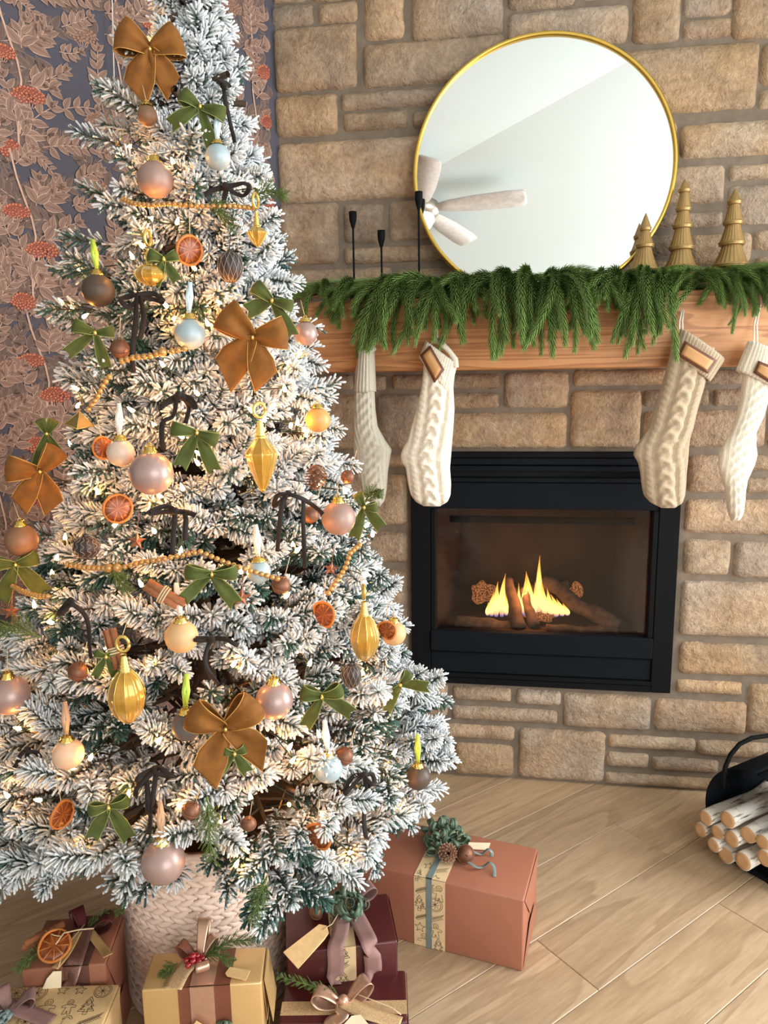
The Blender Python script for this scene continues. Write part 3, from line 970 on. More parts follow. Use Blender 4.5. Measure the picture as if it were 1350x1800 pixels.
BOUGHS = {'large': [bough(.30, 8, .13, 10 + i, (0, .05, .0, .35)[i], 1.0) for i in range(4)],
          'mid': [bough(.21, 6, .095, 30 + i, (0, .05, .32)[i]) for i in range(3)],
          'small': [bough(.13, 4, .06, 50 + i, 0.0) for i in range(3)],
          'tip': [bough(.07, 2, .03, 70 + i, -.05) for i in range(2)]}

# ---- what hangs on the tree (pixels of the photograph -> points on the tree)
M_BALL = {}
def ballmat(name, col, rough, metal=0.0, coat=0.0, var=0.06):
    M_BALL[name] = plain('ornament_' + name, col, rough, metal, var=var, vscale=30, Coat_Weight=coat, Coat_Roughness=0.15)
ballmat('mauve', rgb(162, 136, 129), 0.38, 0.3, .15)
ballmat('rose', rgb(156, 126, 114), 0.45, 0.15)
ballmat('ice', rgb(160, 176, 181), 0.42, 0.1)
ballmat('brown', rgb(74, 60, 48), 0.5)
ballmat('cream', rgb(204, 178, 160), 0.38)
ballmat('tan', rgb(206, 164, 116), 0.5)
ballmat('peach', rgb(222, 180, 148), 0.45)
ballmat('amber', rgb(204, 148, 84), 0.42)
ballmat('umber', rgb(128, 92, 66), 0.5)
ballmat('slate', rgb(92, 84, 80), 0.5)
M_CAP = plain('ornament_cap_gold', rgb(222, 186, 104), 0.25, 1.0, var=.06)
M_RIB = {'white': plain('satin_white_ribbon', rgb(240, 226, 214), 0.4, var=.04), 'blue': plain('satin_ice_ribbon', rgb(204, 228, 236), 0.4, var=.04),
         'lime': plain('satin_lime_ribbon', rgb(178, 204, 74), 0.45, var=.08), 'tan': plain('satin_tan_ribbon', rgb(196, 154, 120), 0.45, var=.06)}
M_STRING = plain('jute_string', rgb(206, 180, 142), 0.9, var=.1)
BALLS = {}
def ball_mesh(n): 
    m_ = MB(); m_.sphere((0, 0, 0), 1.0, 36, 22); return m_
def cap_mb(r):
    m_ = MB()
    def fl(a, rr_, z): return rr_ * (1 + .09 * math.cos(a * 10) * (1 if z < r * 1.06 else 0))
    cw = max(.010, r * .30)
    m_.lathe([(cw * 1.12, r * .93), (cw * 1.08, r * 1.02), (cw * .9, r * 1.08), (cw * .86, r * 1.22), (cw * .7, r * 1.27), (0.0, r * 1.28)], 30, 0, fl)
    ring = [(0.28 * cw * math.cos(a), 0, r * 1.33 + .32 * cw * math.sin(a)) for a in [i * PI / 5 for i in range(11)]]
    m_.tube(ring, .0008, 5)
    return m_
def hang_ball(px, py, rpx, mat, label, ribbon=None, to=None, lift=0.012):
    c = tree_pt(px, py, lift)
    z = (c - CAM).dot(CF)
    r = rpx * z / F_PX
    KEEP.append((c, rpx))
    yaw = math.atan2(c.y - CAM.y, c.x - CAM.x) - PI / 2
    t = thing('ball_ornament', label, 'ornament', c, yaw, 'ball ornaments hanging on the tree')
    key = 'unit'
    if key not in BALLS: BALLS[key] = {}
    if mat not in BALLS[key]: BALLS[key][mat] = ball_mesh(0).mesh('ball', M_BALL[mat])
    link('ball', BALLS[key][mat], t, None, None, r)
    cap_mb(r).build('cap', M_CAP, t)
    top = Vector((0, 0, r * 1.33))
    hook = Vector((RNG.uniform(-.008, .008), .012, r * 1.33 + (.05 if ribbon else .03)))
    m_ = MB()
    if ribbon:
        for s_ in (-1, 1):
            pts = [top, top.lerp(hook, .5) + Vector((s_ * .0035, -.004, 0)), hook]
            m_.strip(pts, .0065, Vector((.9, .3 * s_, 0)).normalized(), 0, 1)
        solid(m_.build('ribbon_loop', M_RIB[ribbon], t), .0006)
    else:
        m_.tube([top, hook], .0007, 4)
        m_.build('string_loop', M_STRING, t)
    return t
for a in (
    (273, 316, 31, 'rose', 'large mauve ball below the topmost mustard velvet bow'),
    (383, 276, 22, 'ice', 'pale ice blue ball high on the right edge of the tree', 'blue'),
    (173, 511, 28, 'brown', 'dark brown ball on a lime green ribbon', 'lime'),
    (334, 587, 27, 'ice', 'pale ice blue ball beside the mustard velvet bow in mid tree', 'blue'),
    (537, 586, 21, 'mauve', 'mauve ball hanging in front of the wooden mantel end'),
    (212, 796, 24, 'cream', 'creamy pink ball on a white ribbon behind a larger mauve ball', 'white'),
    (266, 832, 38, 'mauve', 'largest pearly mauve ball in the middle of the tree'),
    (595, 911, 30, 'rose', 'mauve ball on the right side level with the fireplace hood'),
    (559, 738, 22, 'amber', 'amber tan ball on the right edge beside the leftmost stocking'),
    (319, 1119, 29, 'tan', 'sandy tan ball on a white ribbon in the lower middle', 'white'),
    (17, 1222, 34, 'mauve', 'mauve ball cut by the left edge of the photo'),
    (482, 1231, 33, 'mauve', 'pearly mauve ball beside the lowest mustard velvet bow'),
    (120, 1325, 27, 'peach', 'peach ball glowing over a light at lower left', 'tan'),
    (577, 1351, 25, 'ice', 'pale ice blue ball low on the tree on an ice blue ribbon', 'blue'),
    (287, 1515, 38, 'mauve', 'lowest large mauve ball hanging before the woven basket', 'tan'),
    (455, 1005, 21, 'ice', 'pale ice blue ball half hidden behind the gold bead string', 'white'),
    (692, 1113, 22, 'tan', 'small tan ball on the far right branch tips near the fireplace'),
    (735, 1366, 22, 'brown', 'dark brown ball low at the right edge on a lime ribbon', 'lime'),
    (328, 1276, 26, 'slate', 'dark slate ball tucked behind the lowest mustard bow', 'lime'),
    (38, 950, 28, 'umber', 'dull brown ball above the green bow at far left'),
    (259, 203, 17, 'umber', 'small copper brown ball directly under the topmost bow'),
):
    hang_ball(*a)

# ridged dark ornaments
M_RIDGE = plain('ornament_dark_ridged', rgb(58, 48, 44), 0.5, 0.2, var=.1)
M_RIDGE_EDGE = plain('ornament_silver_lines', rgb(150, 138, 130), 0.5, .2)
def ridged(px, py, rpx, label, kind):
    c = tree_pt(px, py, .010); z = (c - CAM).dot(CF); r = rpx * z / F_PX
    KEEP.append((c, rpx))
    t = thing('ridged_ornament', label, 'ornament', c, RNG.uniform(0, 1), 'dark ridged ornaments on the tree')
    m_ = MB(); e = MB()
    n = 12
    if kind == 'egg':
        prof = [(r * math.sin(PI * i / 20) ** .8 * (1 + .10 * math.cos(PI * i / 20)), r * 1.25 * math.cos(PI * i / 20)) for i in range(21)]
    else:
        prof = [(r * math.sin(PI * i / 20), r * .92 * math.cos(PI * i / 20)) for i in range(21)]
    m_.lathe(prof, 48, 0, lambda a, q, zz: q * (1 + .05 * math.cos(a * n)))
    for s_ in ((-1, 1) if kind == 'egg' else (1,)):
        for k_ in range(n):
            pts = []
            for i in range(2, 19):
                q, zz = prof[i]
                a = 2 * PI * k_ / n + (s_ * .7 * (i / 20 * 2) if kind == 'egg' else .25 * ((i % 4 < 2) * 1.0))
                pts.append((q * 1.045 * math.cos(a), q * 1.045 * math.sin(a), zz))
            e.tube(pts, r * .022, 4)
    m_.build('globe', M_RIDGE, t)
    e.build('raised_lines', M_RIDGE_EDGE, t)
    m_ = MB(); m_.lathe([(r * .22, prof[0][1] - r * .04), (r * .24, prof[0][1] + r * .12), (r * .1, prof[0][1] + r * .2), (0, prof[0][1] + r * .22)], 14)
    m_.tube([(0, 0, prof[0][1] + r * .2), (0, .01, prof[0][1] + r * .2 + .03)], .0007, 4)
    m_.build('cap', M_RIDGE, t)
ridged(405, 470, 21, 'dark egg shaped ornament with a raised lattice of lines', 'egg')
ridged(152, 962, 22, 'dark round ornament with zigzag ridges on the left', 'ball')
ridged(618, 1188, 17, 'small dark ridged ornament under the right gold finial', 'egg')

# amber glass finials
def glassy(name, col):
    m = NT(name)
    n = m.noise(m.coords(), 60, 3)
    m.base(m.ramp(n, [(.3, tuple(c * .85 for c in col[:3])), (.7, tuple(min(1, c * 1.1) for c in col[:3]))]))
    m.set(Roughness=.22, Transmission_Weight=.35, IOR=1.3, Metallic=.25, Coat_Weight=.5)
    return m.mat
M_AMBER = glassy('amber_glass', rgb(206, 158, 62))
M_GLIT = plain('gold_glitter', rgb(230, 196, 112), .3, .9, var=.35, vscale=900)
def finial(px, py, hpx, wpx, label, kind):
    """px, py: middle of the glass body; hpx, wpx: its height and width"""
    c = tree_pt(px, py, .022); z = (c - CAM).dot(CF)
    H, R = hpx * z / F_PX, wpx * z / F_PX / 2
    KEEP.append((c + Vector((0, 0, H * .25)), wpx * .5)); KEEP.append((c - Vector((0, 0, H * .25)), wpx * .4)); KEEP.append((c + Vector((0, 0, H * .7)), 14))
    t = thing('glass_finial', label, 'ornament', c, RNG.uniform(0, 2), 'amber glass drops on the tree')
    if kind == 'drop':      # wide shoulder high up, long point
        prof = [(.002, .5), (.22, .49), (.45, .42), (.88, .26), (1.0, .20), (.96, .12), (.72, -.10), (.42, -.32), (.16, -.47), (.03, -.5)]
    else:                   # pointed oval
        prof = [(.25, .5), (.42, .46), (.72, .34), (.95, .15), (1.0, 0), (.92, -.16), (.66, -.33), (.30, -.45), (.03, -.5)]
    fine = []
    for (r0, z0), (r1, z1) in zip(prof, prof[1:]):
        for i in range(3):
            f = i / 3; fine.append((r0 + (r1 - r0) * f, z0 + (z1 - z0) * f))
    fine.append(prof[-1])
    m_ = MB(); m_.lathe([(a * R, b * H) for a, b in fine], 60, 0, lambda a, q, zz: q * (1 + .035 * math.cos(a * 10)))
    m_.build('glass_body', M_AMBER, t)
    m_ = MB()
    for k_ in range(10):
        a = 2 * PI * k_ / 10
        m_.tube([(q * R * 1.035 * math.cos(a), q * R * 1.035 * math.sin(a), zz * H) for q, zz in fine[1:]], .0007, 4)
    m_.build('glitter_seam', M_GLIT, t)
    m_ = MB()
    nk = [(R * .30, H * .46), (R * .36, H * .50)]
    for i in range(5):
        zz = H * .5 + i * .0055; nk += [(R * .30 * (1 - .12 * i), zz), (R * .36 * (1 - .12 * i), zz + .0027)]
    m_.lathe(nk, 20)
    zt = H * .5 + .030
    m_.tube([(.010 * math.cos(a), 0, zt + .012 + .012 * math.sin(a)) for a in [i * PI / 8 for i in range(17)]], .0028, 8)
    m_.build('neck', M_GLIT, t)
    m_ = MB(); m_.tube([(0, 0, zt + .024), (.003, .012, zt + .04)], .0007, 4); m_.build('string_loop', M_STRING, t)
finial(460, 816, 98, 56, 'diamond shaped amber glass drop in the upper middle of the tree', 'drop')
finial(641, 1122, 86, 50, 'oval amber glass drop on the right below the bead string', 'oval')
finial(223, 1225, 100, 62, 'largest oval amber glass drop at lower left', 'oval')
finial(264, 484, 36, 54, 'amber glass drop half hidden by a small green bow', 'oval')
finial(452, 416, 34, 34, 'small amber glass drop near the upper right tree edge', 'drop')

# velvet bows
V_MUST = velvet('velvet_mustard', rgb(122, 74, 12), rgb(190, 130, 50))
V_GREEN = velvet('velvet_green', rgb(68, 77, 22), rgb(140, 150, 74))
V_BROWN = velvet('velvet_brown', rgb(30, 19, 15), rgb(90, 66, 58))
M_EDGE = {'must': plain('ribbon_edge_gold', rgb(196, 146, 70), .6), 'green': plain('ribbon_edge_green', rgb(136, 142, 78), .6)}
M_KNOT = plain('gold_wire', rgb(236, 204, 120), .3, .9)
def bow_part(t, name, kind, ang, L, w, mat, edge, seed, nw0=.30, foot=0.0):
    d = Vector((math.cos(ang), 0, math.sin(ang))); p = Vector((-math.sin(ang), 0, math.cos(ang)))
    Y = Vector((0, 1, 0))
    rr = random.Random(seed)
    ph = rr.uniform(0, 6)
    rows = []
    N, K = (22, 8)
    for i in range(N + 1):
        q = i / N
        row = []
        for j in range(K + 1):
            u = j / K - .5
            if kind == 'loop':
                s_ = math.sin(PI * q)
                along = L * (1 - abs(2 * q - 1) ** 1.7)
                ww = w * (nw0 + (1 - nw0) * s_ ** .75)
                dep = -.30 * L * math.sin(2 * PI * q) + .10 * w * math.cos(u * 9 + ph) * (1 - s_ * .75)
                if q > .5: along *= .93; ww *= .95
                pt = d * (along + .10 * w * math.cos(u * PI) * s_) + p * (u * ww + .10 * L * s_ * (q - .5)) + Y * (dep - .01)
            else:
                along = L * q
                ww = w * (nw0 + (1 - nw0) * min(1, q * 1.7) ** .8)
                cut = (abs(u) * .9 - .2) * w * .55 if foot == 0 else u * w * foot
                along += cut * q ** 3
                dep = -.012 + .09 * w * math.cos(u * 8 + ph) * (1 - q) + .10 * L * math.sin(q * 3.4 + ph) * q
                sag = -.10 * L * q * q * abs(d.x)
                pt = d * along + p * (u * ww) + Y * dep + Vector((0, 0, sag))
            row.append(pt)
        rows.append(row)
    m_ = MB(); m_.sheet(rows)
    o = solid(m_.build(name, mat, t), .0009)
    if edge:
        e = MB()
        e.tube([r[0] for r in rows], .0007, 4); e.tube([r[-1] for r in rows], .0007, 4)
        e.build('wired_edge', edge, o)
    return o
def bow(px, py, label, loops, tails, mats, group, name='velvet_bow', lift=.030, clear=34, foot=0.0, point=None, turn=0.0):
    c = point or tree_pt(px, py, lift)
    z = (c - CAM).dot(CF); S = z / F_PX
    yaw = math.atan2(c.y - CAM.y, c.x - CAM.x) - PI / 2 + turn
    t = thing(name, label, 'bow', c, yaw, group)
    if point is None:
        for L in list(loops) + list(tails):
            a = math.radians(L[0]); KEEP.append((at_depth(px + math.cos(a) * L[1] * .6, py - math.sin(a) * L[1] * .6, c), clear * .7))
    k_ = int(px + py)
    for i, (a, L, w) in enumerate(loops):
        bow_part(t, 'loop', 'loop', math.radians(a), L * S, w * S, mats[0], mats[1], k_ + i)
    for i, (a, L, w) in enumerate(tails):
        bow_part(t, 'tail', 'tail', math.radians(a), L * S, w * S, mats[0], mats[1], k_ + 7 + i, foot=(foot if a < 270 else -foot))
    m_ = MB(); m_.sphere((0, -.014, 0), 1.0, 12, 8, 0, (.0032, .004, .0042))
    m_.build('knot', mats[2], t)
    return t
GM, GG = 'mustard velvet bows on the tree', 'small green velvet bows on the tree'
MM, MG = (V_MUST, M_EDGE['must'], M_KNOT), (V_GREEN, M_EDGE['green'], M_KNOT)
bow(264, 92, 'mustard velvet bow at the very top of the tree', [(158, 54, 58), (22, 54, 60)], [(246, 74, 50), (303, 66, 42)], MM, GM, foot=.5, clear=26)
bow(444, 594, 'mustard velvet bow in the upper middle of the tree', [(140, 62, 60), (8, 56, 58)], [(228, 80, 58), (285, 78, 48)], MM, GM, foot=.5)
bow(396, 1275, 'mustard velvet bow low on the tree beside a pearly mauve ball', [(148, 66, 56), (38, 66, 56)], [(243, 88, 56), (322, 84, 52)], MM, GM, foot=.5)
bow(70, 828, 'mustard velvet bow on the left edge in front of the wallpaper', [(170, 50, 46), (50, 48, 40)], [(235, 66, 36), (285, 66, 38)], MM, GM, foot=.4)
for px, py, lab, lo, ta in (
    (352, 192, 'green velvet bow nearest the top of the tree', [(150, 36, 26), (345, 42, 26)], [(208, 58, 24), (285, 66, 22)]),
    (478, 530, 'green velvet bow right above the upper middle mustard bow', [(140, 38, 28), (345, 36, 22)], [(198, 46, 26), (300, 66, 24)]),
    (167, 586, 'green velvet bow below the dark brown ball on the left', [(160, 36, 24), (5, 30, 20)], [(213, 56, 20), (283, 60, 20)]),
    (346, 760, 'green velvet bow right of the large pearly mauve ball', [(168, 42, 26), (338, 36, 26)], [(240, 62, 24), (292, 70, 24)]),
    (640, 890, 'green velvet bow at the right edge beside a mauve ball', [(115, 26, 18), (0, 22, 18)], [(250, 54, 20), (312, 44, 20)]),
    (27, 990, 'green velvet bow at far left beneath the dull brown ball', [(170, 40, 26), (16, 36, 26)], [(245, 66, 26), (308, 66, 28)]),
    (372, 1006, 'green velvet bow in the middle under the gold bead string', [(170, 44, 26), (2, 42, 26)], [(215, 60, 22), (305, 66, 26)]),
    (566, 1219, 'green velvet bow right of the lower pearly mauve ball', [(165, 36, 26), (18, 36, 24)], [(240, 62, 22), (330, 58, 24)]),
    (704, 1199, 'green velvet bow on the right branch tips before the fireplace base', [(55, 26, 18), (225, 16, 12)], [(242, 52, 16), (2, 48, 20)]),
    (190, 1412, 'green velvet bow at lower left above the bottom branches', [(175, 32, 20), (10, 34, 20)], [(238, 58, 24), (296, 68, 24)]),
    (288, 458, 'green velvet bow hiding an amber glass drop', [(165, 26, 22), (20, 24, 20)], [(245, 44, 20), (300, 40, 18)]),
    (186, 1150, 'small green velvet bow behind a cinnamon stick bundle', [(150, 18, 14), (30, 18, 14)], [(235, 36, 14), (290, 42, 14)]),
    (82, 762, 'dark green velvet bow just above the left mustard bow', [(110, 26, 18), (60, 26, 18)], [(250, 56, 20), (292, 52, 20)]),
    (412, 1318, 'green velvet bow peeking out below the lowest mustard bow', [(160, 20, 16), (20, 20, 16)], [(225, 40, 18), (300, 42, 20)]),
):
    bow(px, py, lab, lo, ta, MG, GG, clear=22, lift=.022)

# narrow dark brown ribbons, traced
def brown_bow(label, cx, cy, loops, tails, wpx=9):
    c = tree_pt(cx, cy, .026); S = (c - CAM).dot(CF) / F_PX
    t = thing('ribbon_bow', label, 'bow', c, 0, 'narrow dark brown velvet bows on the tree')
    def strip(name, pts):
        P3 = []
        n = len(pts)
        # smooth the polyline
        q = []
        for i in range(n - 1):
            p0, p1, p2, p3 = pts[max(i - 1, 0)], pts[i], pts[i + 1], pts[min(i + 2, n - 1)]
            for k_ in range(5):
                u = k_ / 5
                q.append(tuple(.5 * (2 * p1[j] + (p2[j] - p0[j]) * u + (2 * p0[j] - 5 * p1[j] + 4 * p2[j] - p3[j]) * u * u + (3 * p1[j] - p0[j] - 3 * p2[j] + p3[j]) * u ** 3) for j in (0, 1)))
        q.append(pts[-1])
        m_ = MB(); wd = []
        for i, (x, y) in enumerate(q):
            dep = .008 * math.sin(i * .45 + cx)
            P3.append(at_depth(x, y, c) + CF * dep - c)
        for i in range(len(P3)):
            tdir = (P3[min(i + 1, len(P3) - 1)] - P3[max(i - 1, 0)]).normalized()
            wv = tdir.cross(CF).normalized()
            tw = .5 * math.sin(i * .33 + cy)
            wd.append((wv * math.cos(tw) + CF * math.sin(tw)).normalized())
        m_.strip(P3, wpx * S, wd, 0, 2)
        solid(m_.build(name, V_BROWN, t), .0009)
        for x, y in pts[1:]: KEEP.append((at_depth(x, y, c), 9))
    for l_ in loops: strip('loop', l_)
    for l_ in tails: strip('tail', l_)
    m_ = MB(); m_.sphere((0, 0, 0), 1, 10, 8, 0, (.006, .005, .006)); m_.build('knot', V_BROWN, t)
brown_bow('dark brown ribbon bow between the dark brown ball and the ice blue ball', 244, 520, [[(244, 520), (228, 518), (214, 526), (226, 540), (244, 522)], [(244, 520), (266, 514), (280, 522), (289, 532), (268, 524), (244, 522)]], [[(242, 522), (236, 555), (235, 600), (236, 655)], [(248, 522), (250, 555), (246, 596)]])
brown_bow('dark brown ribbon bow left of the green bow in mid tree', 314, 694, [[(314, 694), (296, 700), (284, 716), (300, 706), (314, 696)], [(314, 694), (334, 700), (346, 718), (330, 706), (314, 696)]], [[(310, 696), (302, 730), (288, 745), (286, 790)], [(320, 696), (330, 715), (328, 745)]])
brown_bow('dark brown ribbon bow above the gold bead string', 308, 898, [[(308, 898), (288, 890), (264, 902), (286, 900), (308, 900)], [(308, 898), (330, 902), (346, 906), (326, 900), (308, 900)]], [[(306, 900), (304, 930), (306, 975)], [(324, 902), (325, 925), (328, 950)]])
brown_bow('dark brown ribbon bow high on the right tree edge', 396, 326, [[(396, 326), (378, 330), (362, 346), (380, 330), (396, 326)], [(396, 326), (424, 320), (440, 332), (426, 342), (398, 328)]], [[(398, 328), (392, 352), (402, 370)]])
brown_bow('dark brown ribbon trailing down beside the topmost green bow', 392, 150, [[(392, 150), (384, 146), (396, 142), (404, 152), (392, 152)]], [[(392, 152), (398, 180), (404, 215), (412, 250)]], 7)
brown_bow('dark brown ribbon bow left of the mauve ball on the right side', 506, 868, [[(506, 868), (488, 872), (480, 890), (500, 876), (506, 868)], [(506, 868), (530, 876), (552, 890), (568, 904)]], [[(504, 870), (494, 905), (486, 970)], [(534, 880), (534, 930), (535, 1000)]], 8)
brown_bow('dark brown ribbon bow under the sandy tan ball', 372, 1124, [[(372, 1124), (356, 1126), (342, 1122), (372, 1124)], [(372, 1124), (400, 1124), (420, 1134)]], [[(370, 1124), (362, 1150), (368, 1180), (382, 1206)]], 8)
brown_bow('dark brown ribbon bow over the lowest large mauve ball', 272, 1352, [[(272, 1352), (286, 1350), (306, 1364), (290, 1366), (272, 1352)], [(272, 1352), (248, 1362), (240, 1380), (236, 1404), (246, 1378), (272, 1356)]], [[(272, 1354), (272, 1390), (264, 1430), (259, 1470)], [(252, 1366), (262, 1390), (260, 1430)]])
brown_bow('dark brown ribbon bow hanging from the right bottom branches', 640, 1362, [[(640, 1362), (620, 1368), (606, 1392), (616, 1384), (640, 1364)], [(640, 1362), (654, 1364), (658, 1378), (640, 1364)]], [[(642, 1364), (642, 1400), (640, 1440), (644, 1474)]], 8)
brown_bow('dark brown ribbon bow on the left above the cinnamon bundle', 124, 1056, [[(124, 1056), (112, 1064), (100, 1080), (116, 1074), (124, 1056)]], [[(128, 1058), (146, 1080), (156, 1120), (164, 1156)]], 8)
brown_bow('dark brown ribbon bow at the far left above the peach ball', 48, 1318, [[(48, 1318), (60, 1322), (66, 1338), (54, 1342), (48, 1320)]], [[(46, 1318), (34, 1332), (22, 1352)]], 8)

# dried orange slices, cinnamon bundles, bells, stars, a pyramid and a pine cone
M_PEEL = plain('dried_orange_peel', rgb(190, 112, 48), .7, var=.18)
def flesh():
    m = NT('dried_orange_flesh')
    v = m.coords()
    sep = m.new('ShaderNodeSeparateXYZ'); m.l(v, sep.inputs[0])
    an = m.math('ARCTAN2', sep.outputs[0], sep.outputs[2])
    seg = m.math('ABSOLUTE', m.math('SUBTRACT', m.math('FRACT', m.math('MULTIPLY', an, 9 / (2 * PI))), .5))
    n = m.noise(v, 120, 4)
    c = m.ramp(n, [(.3, rgb(96, 38, 10)), (.7, rgb(160, 78, 22))])
    m.base(m.mix(m.math('GREATER_THAN', seg, .44), c, rgb(196, 128, 62)))
    m.set(Roughness=.4, Transmission_Weight=.1)
    return m.mat
M_FLESH = flesh()
def orange_slice(t_or_none, c, r, tilt, yaw, label=None, parent=None):
    t = parent
    if t is None:
        t = thing('orange_slice', label, 'orange slice', c, 0, 'dried orange slices on the tree')
        t.rotation_euler = (tilt, 0, yaw)
    m_ = MB()
    vs, fs = [(0, 0, 0)], []
    for k_, rr_ in enumerate((.45, .9)):
        for j in range(36):
            a = 2 * PI * j / 36
            vs.append((r * rr_ * math.cos(a), .001 * math.sin(9 * a) * k_, r * rr_ * math.sin(a)))
    for j in range(36):
        fs.append((0, 1 + j, 1 + (j + 1) % 36)); fs.append((1 + j, 37 + j, 37 + (j + 1) % 36, 1 + (j + 1) % 36))
    m_.add(vs, fs)
    p = solid(m_.build('flesh', M_FLESH, t), .0028)
    m_ = MB(); m_.tube([(r * (.94 + .03 * math.sin(3 * a)) * math.cos(a), 0.002 * math.sin(2 * a), r * .94 * math.sin(a)) for a in [i * PI / 18 for i in range(37)]], r * .075 + .0007, 6, 0, False)
    q = m_.build('peel', M_PEEL, t)
    return t, p, q
for px, py, rpx, yaw, lab in ((333, 440, 26, .95, 'dried orange slice turned sideways near the top'), (207, 894, 26, .75, 'dried orange slice below the largest mauve ball'), (570, 1080, 24, .5, 'dried orange slice left of the right oval glass drop'),
                              (109, 1432, 25, 1.25, 'dried orange slice seen edge on at lower left'), (560, 1470, 26, .35, 'dried orange slice low on the right behind a flocked tip'), (680, 1108, 18, .3, 'dried orange slice behind the small tan ball at far right'),
                              (181, 787, 20, 1.0, 'dried orange slice beside the creamy pink ball'), (444, 1326, 20, .5, 'dried orange slice right of the lowest mustard bow')):
    c = tree_pt(px, py, .016); S = (c - CAM).dot(CF) / F_PX
    KEEP.append((c, rpx * .8))
    t, _, _ = orange_slice(None, c, rpx * S, RNG.uniform(-.2, .2), yaw * (1 if px < 400 else -1), lab)
    m_ = MB(); m_.tube([(0, 0, rpx * S), (.003, .01, rpx * S + .04)], .0007, 4); m_.build('string_loop', M_STRING, t)
M_CINN = plain('cinnamon_bark', rgb(158, 98, 62), .8, var=.25, vscale=50, bump=.5, bscale=150)
def cinn_stick(m_, p0, p1, r):
    p0, p1 = Vector(p0), Vector(p1); d = (p1 - p0).normalized(); x = d.orthogonal().normalized(); y = d.cross(x)
    sec = []
    for k_ in range(15):
        a = k_ / 14 * 2.4 * PI; q = r * (1 - .45 * k_ / 14)
        sec.append(x * (q * math.cos(a)) + y * (q * math.sin(a)))
    m_.sheet([[p + s_ for s_ in sec] for p in (p0, p0.lerp(p1, .33), p0.lerp(p1, .66), p1)])
def cinnamon(px0, py0, px1, py1, label, rpx=9):
    c = tree_pt((px0 + px1) / 2, (py0 + py1) / 2, .024); S = (c - CAM).dot(CF) / F_PX
    t = thing('cinnamon_bundle', label, 'cinnamon sticks', c, 0, 'cinnamon stick bundles on the tree')
    a, b = at_depth(px0, py0, c) - c, at_depth(px1, py1, c) - c
    d = (b - a).normalized(); n = d.cross(CF).normalized()
    for s_ in (-.7, .75):
        m_ = MB(); cinn_stick(m_, a + n * s_ * rpx * S * .8, b + n * s_ * rpx * S * .8 + d * .006 * s_, rpx * S * .8)
        solid(m_.build('cinnamon_stick', M_CINN, t), .0012)
    m_ = MB()
    for o in (-.004, 0, .004):
        m_.tube([d * o + (n * 1.75 * math.cos(w) + CF * .95 * math.sin(w)) * rpx * S for w in [i * PI / 8 for i in range(17)]], .0016, 5)
    m_.build('twine', M_STRING, t)
    for f in (.1, .35, .65, .9): KEEP.append((c + a.lerp(b, f), 15))
cinnamon(258, 1028, 318, 1064, 'cinnamon stick bundle lying under the gold bead string')
cinnamon(192, 1106, 212, 1180, 'upright cinnamon stick bundle above the largest glass drop')
M_RUST = plain('rusty_copper', rgb(122, 82, 60), .5, .55, var=.25, vscale=40)
def bell_parts(t, r):
    m_ = MB(); m_.sphere((0, 0, 0), r, 24, 14)
    m_.tube([(r * 1.03 * math.cos(a), r * 1.03 * math.sin(a), 0) for a in [i * PI / 12 for i in range(25)]], r * .06, 5, 0, False)
    m_.tube([(.18 * r * math.cos(a), 0, r * 1.12 + .2 * r * math.sin(a)) for a in [i * PI / 6 for i in range(13)]], r * .06, 5, 0, False)
    o = m_.build('bell', M_RUST, t)
    m_ = MB()
    for a in (0, PI / 2):
        d = Vector((math.cos(a), math.sin(a), 0))
        m_.tube([d * (r * 1.012 * math.sin(q)) + Vector((0, 0, -r * 1.012 * math.cos(q))) for q in [(-60 + 10 * i) * PI / 180 for i in range(13)]], r * .05, 5)
    s_ = m_.build('bell_slot', M_GAP, t)
    return o, s_
def bell(px, py, rpx, label):
    c = tree_pt(px, py, .016); r = rpx * (c - CAM).dot(CF) / F_PX
    KEEP.append((c, rpx))
    t = thing('jingle_bell', label, 'bell', c, RNG.uniform(0, 1.5), 'rusty jingle bells on the tree')
    t.rotation_euler = (.5, .2, t.rotation_euler[2])
    bell_parts(t, r)
    m_ = MB(); m_.tube([(0, 0, r * 1.2), (0, .01, r * 1.2 + .035)], .0007, 4); m_.build('string_loop', M_STRING, t)
for px, py, rpx, lab in ((211, 614, 17, 'rusty jingle bell below the dark brown ribbon bow'), (137, 1181, 17, 'rusty jingle bell left of the upright cinnamon bundle'), (494, 1029, 16, 'rusty jingle bell right of the half hidden ice blue ball'),
                         (336, 1425, 16, 'rusty jingle bell above the lowest large mauve ball'), (605, 1329, 16, 'rusty jingle bell right behind the lowest ice blue ball'), (611, 838, 12, 'small rusty jingle bell at the right edge above the mauve ball'), (546, 905, 15, 'rusty jingle bell tucked left of the right side mauve ball'), (437, 1448, 13, 'rusty jingle bell among the lower front branches')):
    bell(px, py, rpx, lab)
M_STAR = plain('rusted_star', rgb(138, 84, 60), .55, .4, var=.2)
def star(px, py, rpx, label):
    c = tree_pt(px, py, .012); r = rpx * (c - CAM).dot(CF) / F_PX
    KEEP.append((c, rpx))
    yaw = math.atan2(c.y - CAM.y, c.x - CAM.x) - PI / 2
    vs = [(0, -.35 * r, 0), (0, .2 * r, 0)]
    for i in range(10):
        a = PI / 2 + i * PI / 5; q = r if i % 2 == 0 else r * .42
        vs.append((q * math.cos(a), 0, q * math.sin(a)))
    fs = [(0, 2 + i, 2 + (i + 1) % 10) for i in range(10)] + [(1, 2 + (i + 1) % 10, 2 + i) for i in range(10)]
    m_ = MB(); m_.add(vs, fs); m_.tube([(0, 0, r), (0, .01, r + .03)], .0008, 4)
    o = m_.build('star_ornament', M_STAR, None, False, c); o.rotation_euler = (0, .15, yaw)
    tag(o, label, 'star', 'rust coloured stars on the tree')
